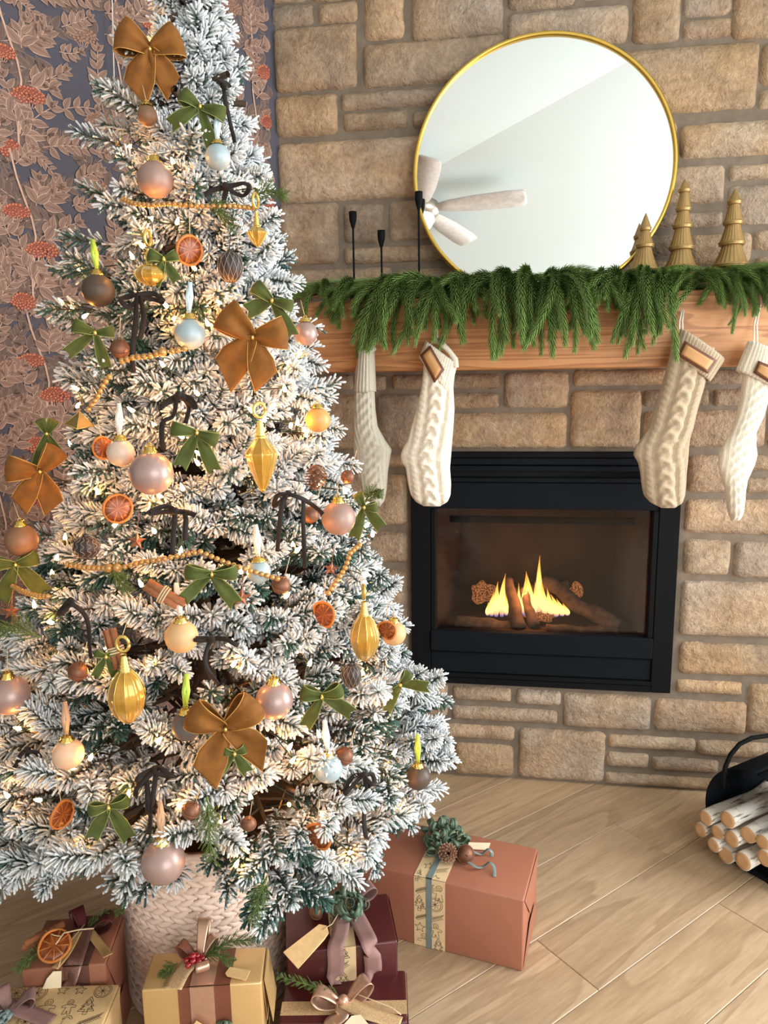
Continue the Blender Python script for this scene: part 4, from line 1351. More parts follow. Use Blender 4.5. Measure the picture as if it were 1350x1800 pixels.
star(240, 951, 17, 'rust coloured five pointed star beside the gold bead string')
star(20, 1075, 16, 'rust coloured star near the left edge of the photo')
star(424, 1050, 18, 'copper lit star under the half hidden ice blue ball')
star(582, 1000, 14, 'small copper star beside the right bead string')
c = tree_pt(140, 738, .016); S = (c - CAM).dot(CF) / F_PX; KEEP.append((c, 20))
t = thing('faceted_ornament', 'olive gold faceted pyramid ornament hanging on the left', 'ornament', c, 0.35)
t.rotation_euler = (.25, .1, .35)
m_ = MB(); m_.lathe([(.001, 15 * S), (24 * S, -9 * S), (24.5 * S, -10 * S), (.001, -16 * S)], 4)
m_.build('pyramid', plain('olive_gold', rgb(136, 112, 62), .45, .5), t, False)
m_ = MB()
for i in range(4):
    a = i * PI / 2
    m_.tube([(0, 0, 15.5 * S), (24.6 * S * math.cos(a), 24.6 * S * math.sin(a), -9 * S), (24.6 * S * math.cos(a + PI / 2), 24.6 * S * math.sin(a + PI / 2), -9 * S)], .0007, 4)
m_.tube([(0, 0, 15 * S), (0, .008, 40 * S)], .0007, 4)
m_.build('gold_edge', M_GLIT, t)
M_CONE = plain('pine_cone_scale', rgb(122, 84, 60), .8, var=.3, vscale=60)
M_CONE_TIP = plain('pine_cone_pale_tip', rgb(190, 158, 124), .8)
def pinecone(parent, h, r, mats=(M_CONE, M_CONE_TIP)):
    m_ = MB()
    m_.lathe([(r * .3, -h * .45), (r * .5, 0), (r * .15, h * .45)], 8)
    n = 64
    for i in range(n):
        f = i / n; a = i * 2.39996
        zz = -h * .48 + h * .95 * f
        q = r * (math.sin(PI * (.18 + .78 * f)) ** .8)
        d = Vector((math.cos(a), math.sin(a), 0)); s_ = Vector((-math.sin(a), math.cos(a), 0))
        b = d * q * .35 + Vector((0, 0, zz)); tip = d * q + Vector((0, 0, zz + h * .10))
        wv = r * .26 * (1 - .5 * f)
        vs = [b, b.lerp(tip, .7) + s_ * wv, tip, b.lerp(tip, .7) - s_ * wv, b.lerp(tip, .75) + Vector((0, 0, h * .05))]
        m_.add(vs, [(0, 1, 4), (1, 2, 4), (2, 3, 4), (3, 0, 4), (0, 3, 2, 1)], 0)
        m_.add([tip + s_ * wv * .5 - d * q * .1, tip + d * q * .06, tip - s_ * wv * .5 - d * q * .1, tip + Vector((0, 0, h * .03))], [(0, 1, 3), (1, 2, 3), (2, 0, 3), (0, 2, 1)], 1)
    return m_.build('pine_cone', list(mats), parent, False)
c = tree_pt(556, 838, .012); KEEP.append((c, 16))
o = pinecone(None, .045, .021); o.location = c; o.rotation_euler = (PI, .2, 0)
tag(o, 'small brown pine cone on the right side above the mauve ball', 'pine cone')

# gold wooden beads
M_BEAD = plain('gold_bead', rgb(188, 142, 84), .35, .5, var=.1)
bead_me = None
def beads(label, pts, rpx=5.2, big=None):
    global bead_me
    if bead_me is None:
        m_ = MB(); m_.sphere((0, 0, 0), 1, 14, 9); bead_me = m_.mesh('bead', M_BEAD)
    c0 = tree_pt(*pts[0], .030)
    t = thing('bead_string', label, 'bead string', c0, 0, 'strings of gold beads on the tree')
    P3 = [tree_pt(x, y, .030) - c0 for x, y in pts]
    L = [0]
    for a, b in zip(P3, P3[1:]): L.append(L[-1] + (b - a).length)
    S = (c0 - CAM).dot(CF) / F_PX
    s_ = 0.0; i = 0
    while s_ < L[-1]:
        q = max(k_ for k_ in range(len(L)) if L[k_] <= s_)
        q = min(q, len(P3) - 2)
        p = P3[q].lerp(P3[q + 1], (s_ - L[q]) / max(1e-6, L[q + 1] - L[q]))
        r = rpx * S
        if big and any(abs(s_ / L[-1] - b) < .04 for b in big): r *= 1.5
        link('bead', bead_me, t, p, None, r)
        KEEP.append((c0 + p, 6))
        s_ += r * 2.02; i += 1
    m_ = MB(); m_.tube(P3, .0008, 4); m_.build('cord', M_STRING, t)
beads('gold bead string across the upper tree below the first mauve ball', [(216, 350), (236, 358), (262, 361), (300, 358), (340, 362), (372, 362), (410, 362), (446, 366)], 4.6)
beads('short gold bead string slanting down beside the pyramid ornament', [(192, 662), (180, 678), (170, 700), (152, 724)], 5)
beads('short gold bead string between the jingle bell and the ice blue ball', [(214, 634), (236, 628), (262, 626), (285, 619), (305, 617), (328, 612)], 5.5, [.62])
beads('long gold bead string swagged across the middle of the tree', [(118, 992), (150, 998), (186, 999), (218, 997), (250, 988), (290, 982), (320, 976), (352, 970), (380, 982), (400, 990), (430, 1000), (462, 1010), (490, 1018)], 5, [.26])
beads('gold bead string slanting down the right side of the tree', [(632, 958), (616, 972), (606, 1000), (590, 1024), (576, 1044)], 4.8)
beads('gold bead string half hidden at the far left under the green bow', [(22, 1030), (44, 1042), (66, 1048), (88, 1048)], 4.4)

# fresh green sprigs
M_CEDAR = plain('cedar_green', rgb(84, 104, 46), .75, var=.3, vscale=40)
def spray_mb(pts, w, n, rr, mi=0, nl=.022, th=.0007):
    """a feathery evergreen sprig along pts"""
    m_ = MB()
    pts = [Vector(p) for p in pts]
    m_.tube(pts, [.0018] + [.0014] * (len(pts) - 2) + [.0006], 5, mi, False)
    for i in range(n):
        t = (i + .5) / n * (len(pts) - 1); q = min(int(t), len(pts) - 2)
        b = pts[q].lerp(pts[q + 1], t - q); d = (pts[q + 1] - pts[q]).normalized()
        x = d.orthogonal().normalized(); y = d.cross(x)
        a = i * 2.39996
        side = (x * math.cos(a) + y * math.sin(a))
        l = w * (1 - .55 * (i / n)) * rr.uniform(.7, 1.1)
        e = b + (side * .75 + d).normalized() * l
        m_.tube([b, b.lerp(e, .5) + d * l * .05, e], [th, th, th * .5], 3, mi, False)
        for k_ in range(4):
            f = .3 + .2 * k_; bb = b.lerp(e, f)
            for s_ in (-1, 1):
                ee = bb + ((e - b).normalized() + side.cross(d) * .8 * s_).normalized() * nl * .55 * (1.1 - f)
                m_.tube([bb, ee], [th * .9, th * .5], 3, mi, False)
    return m_
def pick(px0, py0, px1, py1, label, w=.040):
    a = tree_pt(px0, py0, .005); b = at_depth(px1, py1, a) - CF * .02
    rr = random.Random(int(px0 * 7 + py0))
    mid = (b - a) * .5 + Vector((0, 0, .012))
    m_ = spray_mb([Vector((0, 0, 0)), mid, b - a], w, 34, rr)
    o = m_.build('cedar_sprig', M_CEDAR, None, True, a)
    tag(o, label, 'evergreen sprig', 'green cedar sprigs in the tree')
pick(440, 350, 502, 352, 'green cedar sprig reaching over the stone wall at upper right')
pick(360, 360, 412, 404, 'green cedar sprig hanging in the upper tree')
pick(364, 1400, 376, 1496, 'green cedar sprig hanging down before the basket', .05)
pick(180, 1000, 228, 1032, 'green cedar sprig just under the long bead string')
pick(70, 1120, 8, 1106, 'green cedar sprig pointing left at the photo edge', .05)
pick(640, 885, 665, 868, 'green cedar sprig behind the right edge green bow', .03)
pick(470, 1540, 452, 1600, 'green cedar sprig hanging at the lower front right of the basket', .045)

# string lights
BULBS = [(228, 258), (303, 283), (312, 388), (266, 384), (150, 555), (290, 535), (385, 532), (345, 690), (500, 682), (465, 735), (317, 766), (346, 812), (320, 856), (523, 742), (606, 862), (655, 938), (515, 957), (524, 966), (270, 932), (203, 922), (318, 968), (424, 1002), (505, 1046), (60, 1062), (188, 1142), (412, 1166), (515, 1336), (470, 1302), (510, 1312), (66, 1406), (128, 1346), (316, 1416), (226, 1396), (704, 1396), (694, 1322), (615, 1498), (416, 1518), (566, 1432), (132, 682), (640, 1010), (560, 850), (440, 720), (420, 540), (545, 1165), (285, 640), (230, 720), (100, 980), (440, 1400), (160, 1330), (30, 1280), (560, 1290), (660, 1260), (248, 430), (455, 330), (350, 1240), (280, 1300)]
M_BULB = emit('warm_bulb', (1.0, 0.40, 0.08, 1), 190.0)
M_WIRE = plain('green_wire', rgb(30, 48, 36), .6)
lights = thing('string_lights', 'string of small warm white bulbs wound through the flocked tree', 'string lights', TREE)
m_ = MB(); m_.lathe([(.0001, .0075), (.0016, .0045), (.0030, .0), (.0034, -.003), (.0026, -.007), (.0001, -.0075)], 8)
bulb_me = m_.mesh('bulb', M_BULB)
m_ = MB(); m_.tube([(0, 0, -.006), (0, 0, -.016)], [.0030, .0022], 6); sock_me = m_.mesh('bulb_socket', M_WIRE)
bpts = [tree_pt(x, y, .004) for x, y in BULBS]
rr = random.Random(5)
for i in range(90):
    z = .58 + 1.47 * (1 - math.sqrt(rr.random())); a = rr.uniform(0, 2 * PI)
    q = tree_r(z) * rr.uniform(.62, .95)
    bpts.append(Vector((TREE.x + q * math.cos(a), TREE.y + q * math.sin(a), z)))
for i, p in enumerate(bpts):
    o = link('bulb', bulb_me, lights, p - TREE, (rr.uniform(-1, 1), rr.uniform(-1, 1), 0))
    link('bulb_socket', sock_me, o)
    if i < len(BULBS): KEEP.append((p, 7))
wire = []
for p in sorted(bpts, key=lambda q: math.atan2(q.y - TREE.y, q.x - TREE.x) / (2 * PI) * .12 + math.floor(q.z / .12) * .12 if True else 0):
    wire.append(p - TREE)
m_ = MB()
for a, b in zip(wire, wire[1:]):
    if (b - a).length < .5:
        mid = (a + b) / 2; s_ = Vector((mid.x, mid.y, 0)); mid = mid - s_ * .18
        m_.tube([a, mid, b], .0011, 4, 0, False)
tag(m_.build('wire', M_WIRE, lights), kind='stuff')

# ---- boughs, placed ring by ring; a bough that would stand before an ornament is pushed in or left out
KP = [(*prj(p), r) for p, r in KEEP]
def blocked(M, kind):
    n = 0
    L = {'large': .30, 'mid': .21, 'small': .13, 'tip': .07}[kind]
    W = {'large': .085, 'mid': .065, 'small': .04, 'tip': .02}[kind]
    for x, y in ((L, 0), (L * .8, W), (L * .8, -W), (L * .55, W), (L * .55, -W), (L * .7, 0)):
        p = TREE + M @ Vector((x, y, L * .08))
        a, b, z = prj(p)
        for kx, ky, kz, kr in KP:
            if z < kz + .004 and (a - kx) ** 2 + (b - ky) ** 2 < (kr + 11) ** 2:
                n += 1; break
    return n
rr = random.Random(21)
placed = []
spots = []
z = .43
while z < 2.17:
    r = tree_r(z)
    kind = 'large' if r > .37 else 'mid' if r > .20 else 'small' if r > .085 else 'tip'
    pitch = {'large': .150, 'mid': .125, 'small': .090, 'tip': .055}[kind]
    n = max(3, int(round(2 * PI * r / pitch)))
    off = rr.uniform(0, 1)
    for i in range(n):
        spots.append((z + rr.uniform(-.02, .02), r * rr.uniform(.95, 1.05), 2 * PI * (i + off + rr.uniform(-.2, .2)) / n, kind))
    z += {'large': .082, 'mid': .075, 'small': .06, 'tip': .05}[kind]
LEN = {'large': .30, 'mid': .21, 'small': .13, 'tip': .07}
for z, r, a, kind in spots:
    L = LEN[kind]
    tilt = rr.uniform(-.28, .10) + (.0 if z > .6 else .10)     # about y: positive points down
    if z > 1.9: tilt -= .5
    if z > 2.05: tilt -= .6
    v = rr.choice(BOUGHS[kind]); roll = rr.uniform(-.5, .5); sc = rr.uniform(.92, 1.1)
    for push in (0, .05, .10, .15, .2):
        base = r * (1.0 if z < .62 else max(.72, 1 - (z - .62) * .42)) - push - (L * sc + .052) * math.cos(tilt)
        M = Matrix.Translation((base * math.cos(a) + tree_dx(z), base * math.sin(a), z + L * math.sin(tilt) * .8)) @ Matrix.Rotation(a, 4, 'Z') @ Matrix.Rotation(tilt, 4, 'Y') @ Matrix.Rotation(roll, 4, 'X') @ Matrix.Scale(sc, 4)
        if blocked(M, kind) == 0:
            break
    if blocked(M, kind) > 1:
        continue
    tx, ty, _ = prj(TREE + M @ Vector((L + .05, 0, L * .1)))
    if 215 < tx < 470 and ty > 1540 and math.sin(a) < .3:
        continue
    if ty > 1600:
        continue
    out_ = Vector((math.cos(a), math.sin(a), 0))
    placed.append((-out_.dot((CAM - TREE - Vector((0, 0, z))).normalized()), len(placed), v, M))
placed.sort(key=lambda q: q[:2])
for i, (_, _, v, M) in enumerate(placed[:298]):
    o = link('branch', v, tree)
    o.matrix_local = M
# the boughs at the back of the tree, past what a photo can show one by one
rv, rf, rm, rs = [], [], [], []
nv = 0
for _, _, v, M in placed[298:]:
    co = np.empty(len(v.vertices) * 3, dtype=np.float32); v.vertices.foreach_get('co', co)
    co = co.reshape(-1, 3) @ np.array(M.to_3x3()).T + np.array(M.translation)
    at_ = np.empty(len(v.vertices), dtype=np.float32); v.attributes['shade'].data.foreach_get('value', at_)
    rv.append(co); rs.append(at_)
    rf += [tuple(i + nv for i in p.vertices) for p in v.polygons]
    rm += [p.material_index for p in v.polygons]
    nv += len(co)
if rv:
    me = bpy.data.meshes.new('rear_branches')
    me.from_pydata(np.concatenate(rv).tolist(), [], rf)
    me.materials.append(M_FLOCK); me.materials.append(M_BARK)
    me.polygons.foreach_set('material_index', rm); me.polygons.foreach_set('use_smooth', [True] * len(rf))
    me.attributes.new('shade', 'FLOAT', 'POINT').data.foreach_set('value', np.concatenate(rs))
    tag(link('rear_branches', me, tree), kind='stuff')
# inner foliage (uncountable) behind the boughs and the trunk
m_ = MB()
for i in range(230):
    z = .40 + 1.65 * (1 - (rr.random()) ** .6); a = rr.uniform(0, 2 * PI); q = tree_r(z)
    d = Vector((math.cos(a), math.sin(a), rr.uniform(-.1, .5))).normalized()
    p = Vector((math.cos(a), math.sin(a), 0)) * q * rr.uniform(.45, .72) + Vector((0, 0, z))
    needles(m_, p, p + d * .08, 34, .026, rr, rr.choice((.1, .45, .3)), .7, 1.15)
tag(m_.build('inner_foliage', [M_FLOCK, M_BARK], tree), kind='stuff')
m_ = MB(); m_.tube([(0, 0, 0), (0, 0, .6), (0, 0, 1.4), (0, 0, 2.15)], [.022, .020, .014, .004], 10)
m_.build('trunk', M_BARK, tree)

# ------------------------------------------------------------------ garland on the mantel
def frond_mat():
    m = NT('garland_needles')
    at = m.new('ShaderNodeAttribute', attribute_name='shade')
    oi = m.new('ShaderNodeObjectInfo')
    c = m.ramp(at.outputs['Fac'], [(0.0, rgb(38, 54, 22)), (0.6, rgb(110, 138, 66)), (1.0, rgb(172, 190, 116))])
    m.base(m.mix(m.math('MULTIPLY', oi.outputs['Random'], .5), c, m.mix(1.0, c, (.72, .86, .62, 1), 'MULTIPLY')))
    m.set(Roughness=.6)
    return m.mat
M_FROND = frond_mat()
def frond(L, droop, seed, side=0.0):
    rr = random.Random(seed)
    pts = []
    n = 16
    p = Vector((0, 0, 0)); ang = .35
    for i in range(n + 1):
        pts.append(p.copy())
        t = i / n
        ang = .45 - droop * (t ** .7)
        p = p + Vector((math.cos(ang), side * t, math.sin(ang))).normalized() * (L / n)
    mb = MB()
    mb.tube(pts, [.0022] * 5 + [.0016] * 6 + [.001] * 6, 5, 0, False, .3)
    rings = int(L / .0062)
    for i in range(rings):
        t = (i + .5) / rings * n; q = min(int(t), n - 1)
        b = pts[q].lerp(pts[q + 1], t - q); d = (pts[q + 1] - pts[q]).normalized()
        x = d.orthogonal().normalized(); y = d.cross(x)
        f = i / rings
        ln = .0315 * (1 if f < .8 else 1 - (f - .8) * 2.2) * (.6 + .4 * min(1, f * 6))
        for k_ in range(9):
            a = 2 * PI * (k_ + .5 * (i % 2)) / 9 + rr.uniform(-.1, .1)
            s_ = x * math.cos(a) + y * math.sin(a)
            dd = (s_ * .62 + d).normalized()
            e = b + dd * ln * rr.uniform(.85, 1.1) - s_ * ln * .12
            w = s_.cross(d) * .0011
            m_ = b.lerp(e, .5) + s_ * ln * .07
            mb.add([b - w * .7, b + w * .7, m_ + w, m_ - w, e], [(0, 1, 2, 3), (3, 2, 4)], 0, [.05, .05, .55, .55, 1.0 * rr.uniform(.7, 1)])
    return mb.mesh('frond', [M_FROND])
FRONDS = {'long': [frond(.27, 2.0, 1), frond(.25, 1.9, 2, .25), frond(.285, 2.05, 3, -.25)], 'mid': [frond(.19, 1.7, 4), frond(.18, 1.9, 5, .3), frond(.17, 1.5, 6, -.3)], 'flat': [frond(.19, .55, 7), frond(.17, .75, 8, .3)]}
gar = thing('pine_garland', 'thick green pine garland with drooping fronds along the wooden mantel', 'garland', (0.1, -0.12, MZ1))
gl = gar.location.copy()
rr = random.Random(11)
stem_pts = []
for i in range(26):
    x = -.56 + 1.46 * i / 25
    stem_pts.append(Vector((x, -.125 + .02 * math.sin(i * .9), MZ1 + .028 + .012 * math.sin(i * 1.3) + (.015 if .0 < x < .55 else 0))) - gl)
m_ = MB(); m_.tube(stem_pts, .006, 6); m_.build('stem', M_BARK, gar)
def put_frond(kind, px, y, z, yaw, tilt=0.0, sc=1.0, py=None):
    x = on(px, 510, 1, y).x
    o = link('frond', rr.choice(FRONDS[kind]), gar, Vector((x, y, z)) - gl, (rr.uniform(-.35, .35), tilt, yaw), sc)
    return o
nf = 0
#  pixel span, how many, kind, scale span, yaw centre and spread (−90° faces the room)
for x0, x1, n, kind, s0, s1, yc, ys in (
    (690, 800, 24, 'long', .95, 1.25, -100, 40), (790, 880, 22, 'mid', .95, 1.3, -90, 45), (870, 985, 26, 'long', .95, 1.28, -88, 40), (985, 1060, 16, 'mid', .85, 1.1, -70, 50),
    (1060, 1125, 12, 'mid', .9, 1.15, -100, 40), (1125, 1176, 18, 'long', .85, 1.15, -106, 16), (1185, 1330, 28, 'mid', .65, .98, -85, 45), (1262, 1320, 8, 'long', .6, .75, -85, 20),
    (570, 650, 9, 'mid', .8, 1.1, -120, 40), (640, 700, 9, 'mid', .8, 1.1, -125, 30), (1330, 1420, 8, 'mid', .9, 1.1, -80, 50)):
    for i in range(n):
        px = x0 + (x1 - x0) * (i + rr.random()) / n
        put_frond(kind, px, rr.uniform(-.185, -.13), MZ1 + rr.uniform(.014, .055), math.radians(yc + rr.uniform(-ys, ys)), rr.uniform(-.1, .25), rr.uniform(s0, s1)); nf += 1
for x0, x1, n in ((535, 700, 22), (700, 1000, 34), (1000, 1160, 20), (1160, 1400, 26)):
    for i in range(n):
        px = x0 + (x1 - x0) * (i + rr.random()) / n
        put_frond('flat', px, rr.uniform(-.175, -.12), MZ1 + rr.uniform(.010, .045), rr.choice((0, PI)) + rr.uniform(-.4, .35), rr.uniform(-.05, .3), rr.uniform(.75, 1.05)); nf += 1
for px, a in ((662, 2.4), (668, 1.2), (680, .7), (690, .3), (655, 2.8)):
    put_frond('mid', px, -.125, MZ1 + .012, a, -.55, .5)

# ------------------------------------------------------------------ stockings
def knit(name, col):
    m = NT(name)
    v = m.coords()
    w = m.new('ShaderNodeTexWave', wave_type='BANDS', bands_direction='X'); w.inputs['Scale'].default_value = 95; w.inputs['Distortion'].default_value = 1.5
    m.l(v, w.inputs['Vector'])
    n = m.noise(v, 240, 3)
    m.base(m.ramp(n, [(.3, tuple(c * .86 for c in col[:3])), (.7, tuple(min(1, c * 1.04) for c in col[:3]))]))
    m.set(Roughness=.95, Sheen_Weight=.3)
    m.bump(m.math('ADD', m.math('MULTIPLY', w.outputs['Fac'], .6), n), .35, .002)
    return m.mat
K_CREAM, K_SAND, K_GREY_SHADED = knit('knit_cream', rgb(238, 228, 208)), knit('knit_oatmeal', rgb(180, 160, 132)), knit('knit_grey_shaded', rgb(190, 184, 166))  # the grey knit has the shade on its stocking mixed into its colour
M_PATCH = plain('leather_patch_tan', rgb(188, 140, 86), .55, var=.06)
M_PEDGE = plain('leather_patch_border', rgb(100, 56, 36), .5, var=.08)
M_LEATH = plain('brown_leather', rgb(120, 66, 40), .55, var=.15)
M_CORD = plain('cream_cord', rgb(232, 222, 204), .85)
SY = MY - 0.040
def stocking(label, rows, cuff, patch, loop, mat, cable=True, thick=.028, open_rim=None, ribs=15, bias=0.0):
    ref = on(rows[0][1], rows[0][0], 1, SY)
    t = thing('christmas_stocking', label, 'stocking', ref, 0, 'knitted stockings hung from the mantel')
    Z, XL, XR = [], [], []
    for py, l_, r_ in rows:
        a, b = on(l_, py, 1, SY), on(r_, py, 1, SY)
        Z.append((a.z + b.z) / 2); XL.append(a.x); XR.append(b.x)
    # arc length down the stocking, smooth edges
    Zi = np.linspace(Z[0], Z[-1], 190)
    o_ = np.argsort(Z); Zs = np.array(Z)[o_]
    xl, xr = np.interp(Zi, Zs, np.array(XL)[o_]), np.interp(Zi, Zs, np.array(XR)[o_])
    ker = np.hanning(9); ker /= ker.sum()
    pad = lambda a: np.convolve(np.pad(a, 4, 'edge'), ker, 'valid')
    xl, xr = pad(xl), pad(xr)
    NU = 56
    vs, fs = [], []
    nr = len(Zi)
    hw0 = np.median((xr - xl) / 2)
    for i in range(nr):
        z = Zi[i]; cx = (xl[i] + xr[i]) / 2; hw = (xr[i] - xl[i]) / 2
        s_ = Zi[0] - z
        lo = i / (nr - 1)
        cap = min(1.0, math.sqrt(max(0.0, 1 - ((lo - .93) / .07) ** 2))) if lo > .93 else 1.0
        for j in range(NU):
            a = 2 * PI * j / NU
            c_ = -math.cos(a)                     # -1 left .. 1 right
            front = math.sin(a)                   # >0 faces the room
            x = cx + hw * math.copysign(abs(c_) ** .9, c_)
            dep = thick * abs(front) ** .8 * (1 if front > 0 else .35) * cap
            rel = 0.0
            if front > .12:
                d = (x - cx) - bias * hw
                per = .058
                if cable:
                    for k_ in range(3):
                        ph = 2 * PI * (s_ / .110 + k_ / 3)
                        pos = .0150 * math.sin(ph)
                        over = .5 + .5 * math.sin(2 * ph)
                        q = (d - pos) / .0095
                        if abs(q) < 1: rel = max(rel, (.0040 + .0080 * over) * (1 - q * q) ** .5)
                    for s2 in (-1, 1):
                        q = (d - s2 * .041) / .011
                        if abs(q) < 1:
                            rel = max(rel, .0052 * math.sqrt(1 - q * q) * (.45 + .55 * abs(math.sin(PI * (s_ / .017 + s2 * q * .45)))))
                        if abs(d - s2 * .0275) < .0026: rel -= .0026
                        if abs(d - s2 * .0540) < .0024: rel -= .0022
                    if abs(d) > .057: rel += .0012 * math.sin(d * 2 * PI / .007)
                else:
                    rel = .0016 * math.sin(d * 2 * PI / .011) + .0022 * math.sin(s_ * 2 * PI / .03 + d * 220) * (abs(d) < .02)
                rel *= min(1, front * 2.2) * cap
            y = -(dep + rel) if front > 0 else dep
            vs.append((x - ref.x, y, z - ref.z))
    for i in range(nr - 1):
        for j in range(NU):
            p, q = i * NU + j, i * NU + (j + 1) % NU
            fs.append((p, p + NU, q + NU, q))
    fs.append(tuple(range((nr - 1) * NU, nr * NU)))
    m_ = MB(); m_.add(vs, fs); m_.build('stocking_body', mat, t)
    # the folded cuff: corners TL, TR, BR, BL
    C = [on(x, y, 1, SY) - ref for x, y in cuff]
    vs, fs = [], []
    NV, NW = 14, 120
    for i in range(NV + 1):
        v = i / NV
        for j in range(NW):
            a = 2 * PI * j / NW
            u = .5 - .5 * math.cos(a); front = math.sin(a)
            p = C[0].lerp(C[1], u).lerp(C[3].lerp(C[2], u), v)
            bulge = (thick + .009) * abs(front) ** .75 * (1 if front > 0 else .5)
            rib = .0016 * math.cos(u * ribs * 2 * PI)
            endr = .004 * (1 - min(1, min(v, 1 - v) / .12)) ** 2
            y = -(bulge + rib - endr) if front > 0 else bulge
            vs.append((p.x, y, p.z))
    for i in range(NV):
        for j in range(NW):
            p, q = i * NW + j, i * NW + (j + 1) % NW
            fs.append((p, p + NW, q + NW, q))
    m_ = MB(); m_.add(vs, fs)
    cf = solid(m_.build('cuff', mat, t), .004)
    if open_rim:
        m_ = MB()
        pts = [on(x, y, 1, SY - dy) - ref for x, y, dy in open_rim]
        m_.tube(pts, [.0075 + .0012 * (i % 2) for i in range(len(pts))], 10)
        m_.build('cuff_rim', mat, t)
    if patch:
        def quad(k_, off, name, mt, par):
            cen = Vector((sum(p[0] for p in patch) / 4, sum(p[1] for p in patch) / 4, 0))
            rows_ = []
            for i in range(7):
                row = []
                for j in range(9):
                    u, v = j / 8, i / 6
                    pp = [Vector((cen.x + (x - cen.x) * k_[0], cen.y + (y - cen.y) * k_[0], 0)) for x, y in patch]
                    if k_[1]:
                        e1 = (pp[1] - pp[0]).normalized() * k_[1]; e2 = (pp[3] - pp[0]).normalized() * k_[1]
                        pp = [pp[0] + e1 + e2, pp[1] - e1 + e2, pp[2] - e1 - e2, pp[3] + e1 - e2]
                    q = pp[0].lerp(pp[1], u).lerp(pp[3].lerp(pp[2], u), v)
                    # depth of the cuff under this point
                    uu = u
                    dy = thick + .0160 + off - .004 * abs(2 * uu - 1) ** 2
                    row.append(on(q.x, q.y, 1, SY - dy) - ref)
                rows_.append(row)
            m2 = MB(); m2.sheet(rows_)
            return solid(m2.build(name, mt, par), .0022)
        pb = quad((1.0, 0), 0, 'name_patch', M_PEDGE, t)
        quad((1.0, 4.6), .0030, 'patch_face', M_PATCH, pb)
    m_ = MB()
    for s_ in (-1, 1):
        pts = [on(loop[0][0] + s_ * 1.5, loop[0][1], 1, MY - .012) - ref, on(loop[1][0] + s_ * (2.5), (loop[0][1] + loop[1][1]) / 2, 1, MY - .02) - ref, on(loop[1][0] + s_ * 3, loop[1][1], 1, SY - .004) - ref]
        m_.tube(pts, .0021, 6)
    m_.build('hanging_loop', M_CORD, t)
    return t
stocking('cream cable knit stocking hung left above the fireplace glass', [(630, 745, 800), (655, 744, 800), (680, 741, 797), (720, 732, 799), (750, 723, 797), (775, 716, 795), (786, 709, 794), (800, 704, 793), (812, 706, 792), (822, 713, 791), (850, 717, 793), (870, 722, 792), (882, 731, 787), (890, 746, 772)],
         [(750, 600), (803, 640), (790, 692), (738, 628)], [(738, 624), (756, 607), (781, 650), (764, 673)], ((764, 545), (766, 600)), K_CREAM,
         open_rim=[(766, 598, .012), (778, 606, .02), (790, 618, .02), (800, 632, .018), (802, 646, .02)], bias=.05)
stocking('oatmeal cable knit stocking hung right of the fireplace opening', [(612, 1180, 1256), (640, 1173, 1246), (680, 1162, 1238), (720, 1149, 1226), (750, 1141, 1219), (770, 1128, 1213), (785, 1116, 1211), (800, 1113, 1210), (812, 1121, 1209), (830, 1125, 1207), (850, 1127, 1206), (870, 1131, 1204), (884, 1143, 1198), (893, 1164, 1184)],
         [(1197, 579), (1272, 632), (1246, 671), (1181, 626)], [(1204, 599), (1260, 633), (1244, 657), (1191, 624)], ((1200, 545), (1197, 584)), K_SAND)
stocking('cream stocking at the right photo edge seen from its side', [(620, 1312, 1362), (650, 1306, 1360), (665, 1305, 1357), (700, 1301, 1350), (730, 1294, 1342), (760, 1284, 1328), (780, 1271, 1328), (800, 1263, 1330), (820, 1262, 1324), (840, 1268, 1314), (860, 1274, 1309), (880, 1276, 1308), (900, 1279, 1305), (915, 1285, 1298)],
         [(1316, 600), (1382, 628), (1376, 694), (1295, 652)], [(1333, 634), (1372, 650), (1370, 684), (1324, 655)], ((1335, 536), (1328, 604)), K_CREAM, False, .034)
stocking('shaded grey stocking nearly edge on beside the tree', [(618, 637, 656), (650, 625, 659), (680, 624, 658), (720, 623, 660), (750, 622, 664), (775, 622, 678), (790, 622, 689), (805, 623, 686), (830, 628, 682), (860, 636, 680), (880, 647, 676), (890, 655, 668)],
         [(633, 614), (657, 618), (660, 688), (624, 690)], None, ((648, 558), (644, 618)), K_GREY_SHADED, False, .030, ribs=6,
         open_rim=[(636, 616, .02), (646, 622, .03), (652, 616, .03), (657, 612, .02)])
for px, py0, py1, lab in ((648, 522, 560, 'brown leather stocking hook on the left of the mantel'), (1335, 506, 540, 'brown leather stocking hook at the right photo edge')):
    p0, p1 = on(px, py0, 1, MY - .004), on(px, py1, 1, MY - .004)
    t = thing('stocking_hook', lab, 'hook', p0, 0, 'leather stocking hooks on the mantel')
    h = p0.z - p1.z; ztop = MZ1 - p0.z
    m_ = MB()
    m_.sheet([[Vector((x, y, z)) for x in (-.011, 0, .011)] for y, z in ((.09, ztop + .003), (.01, ztop + .003), (-.002, ztop), (-.003, -h * .4), (-.006, -h * .8), (-.004, -h), (-.0005, -h * .9))])
    solid(m_.build('strap', M_LEATH, t), .003)
    m_ = MB(); m_.tube([(-.013, -.004, -h * .78), (.013, -.004, -h * .78)], .003, 8); m_.build('pin', M_BLACK, t)
    m_ = MB(); m_.box(-.014, .008, ztop + .003, .022, .03, ztop + .007); m_.build('clip', M_BLACK, t, False)

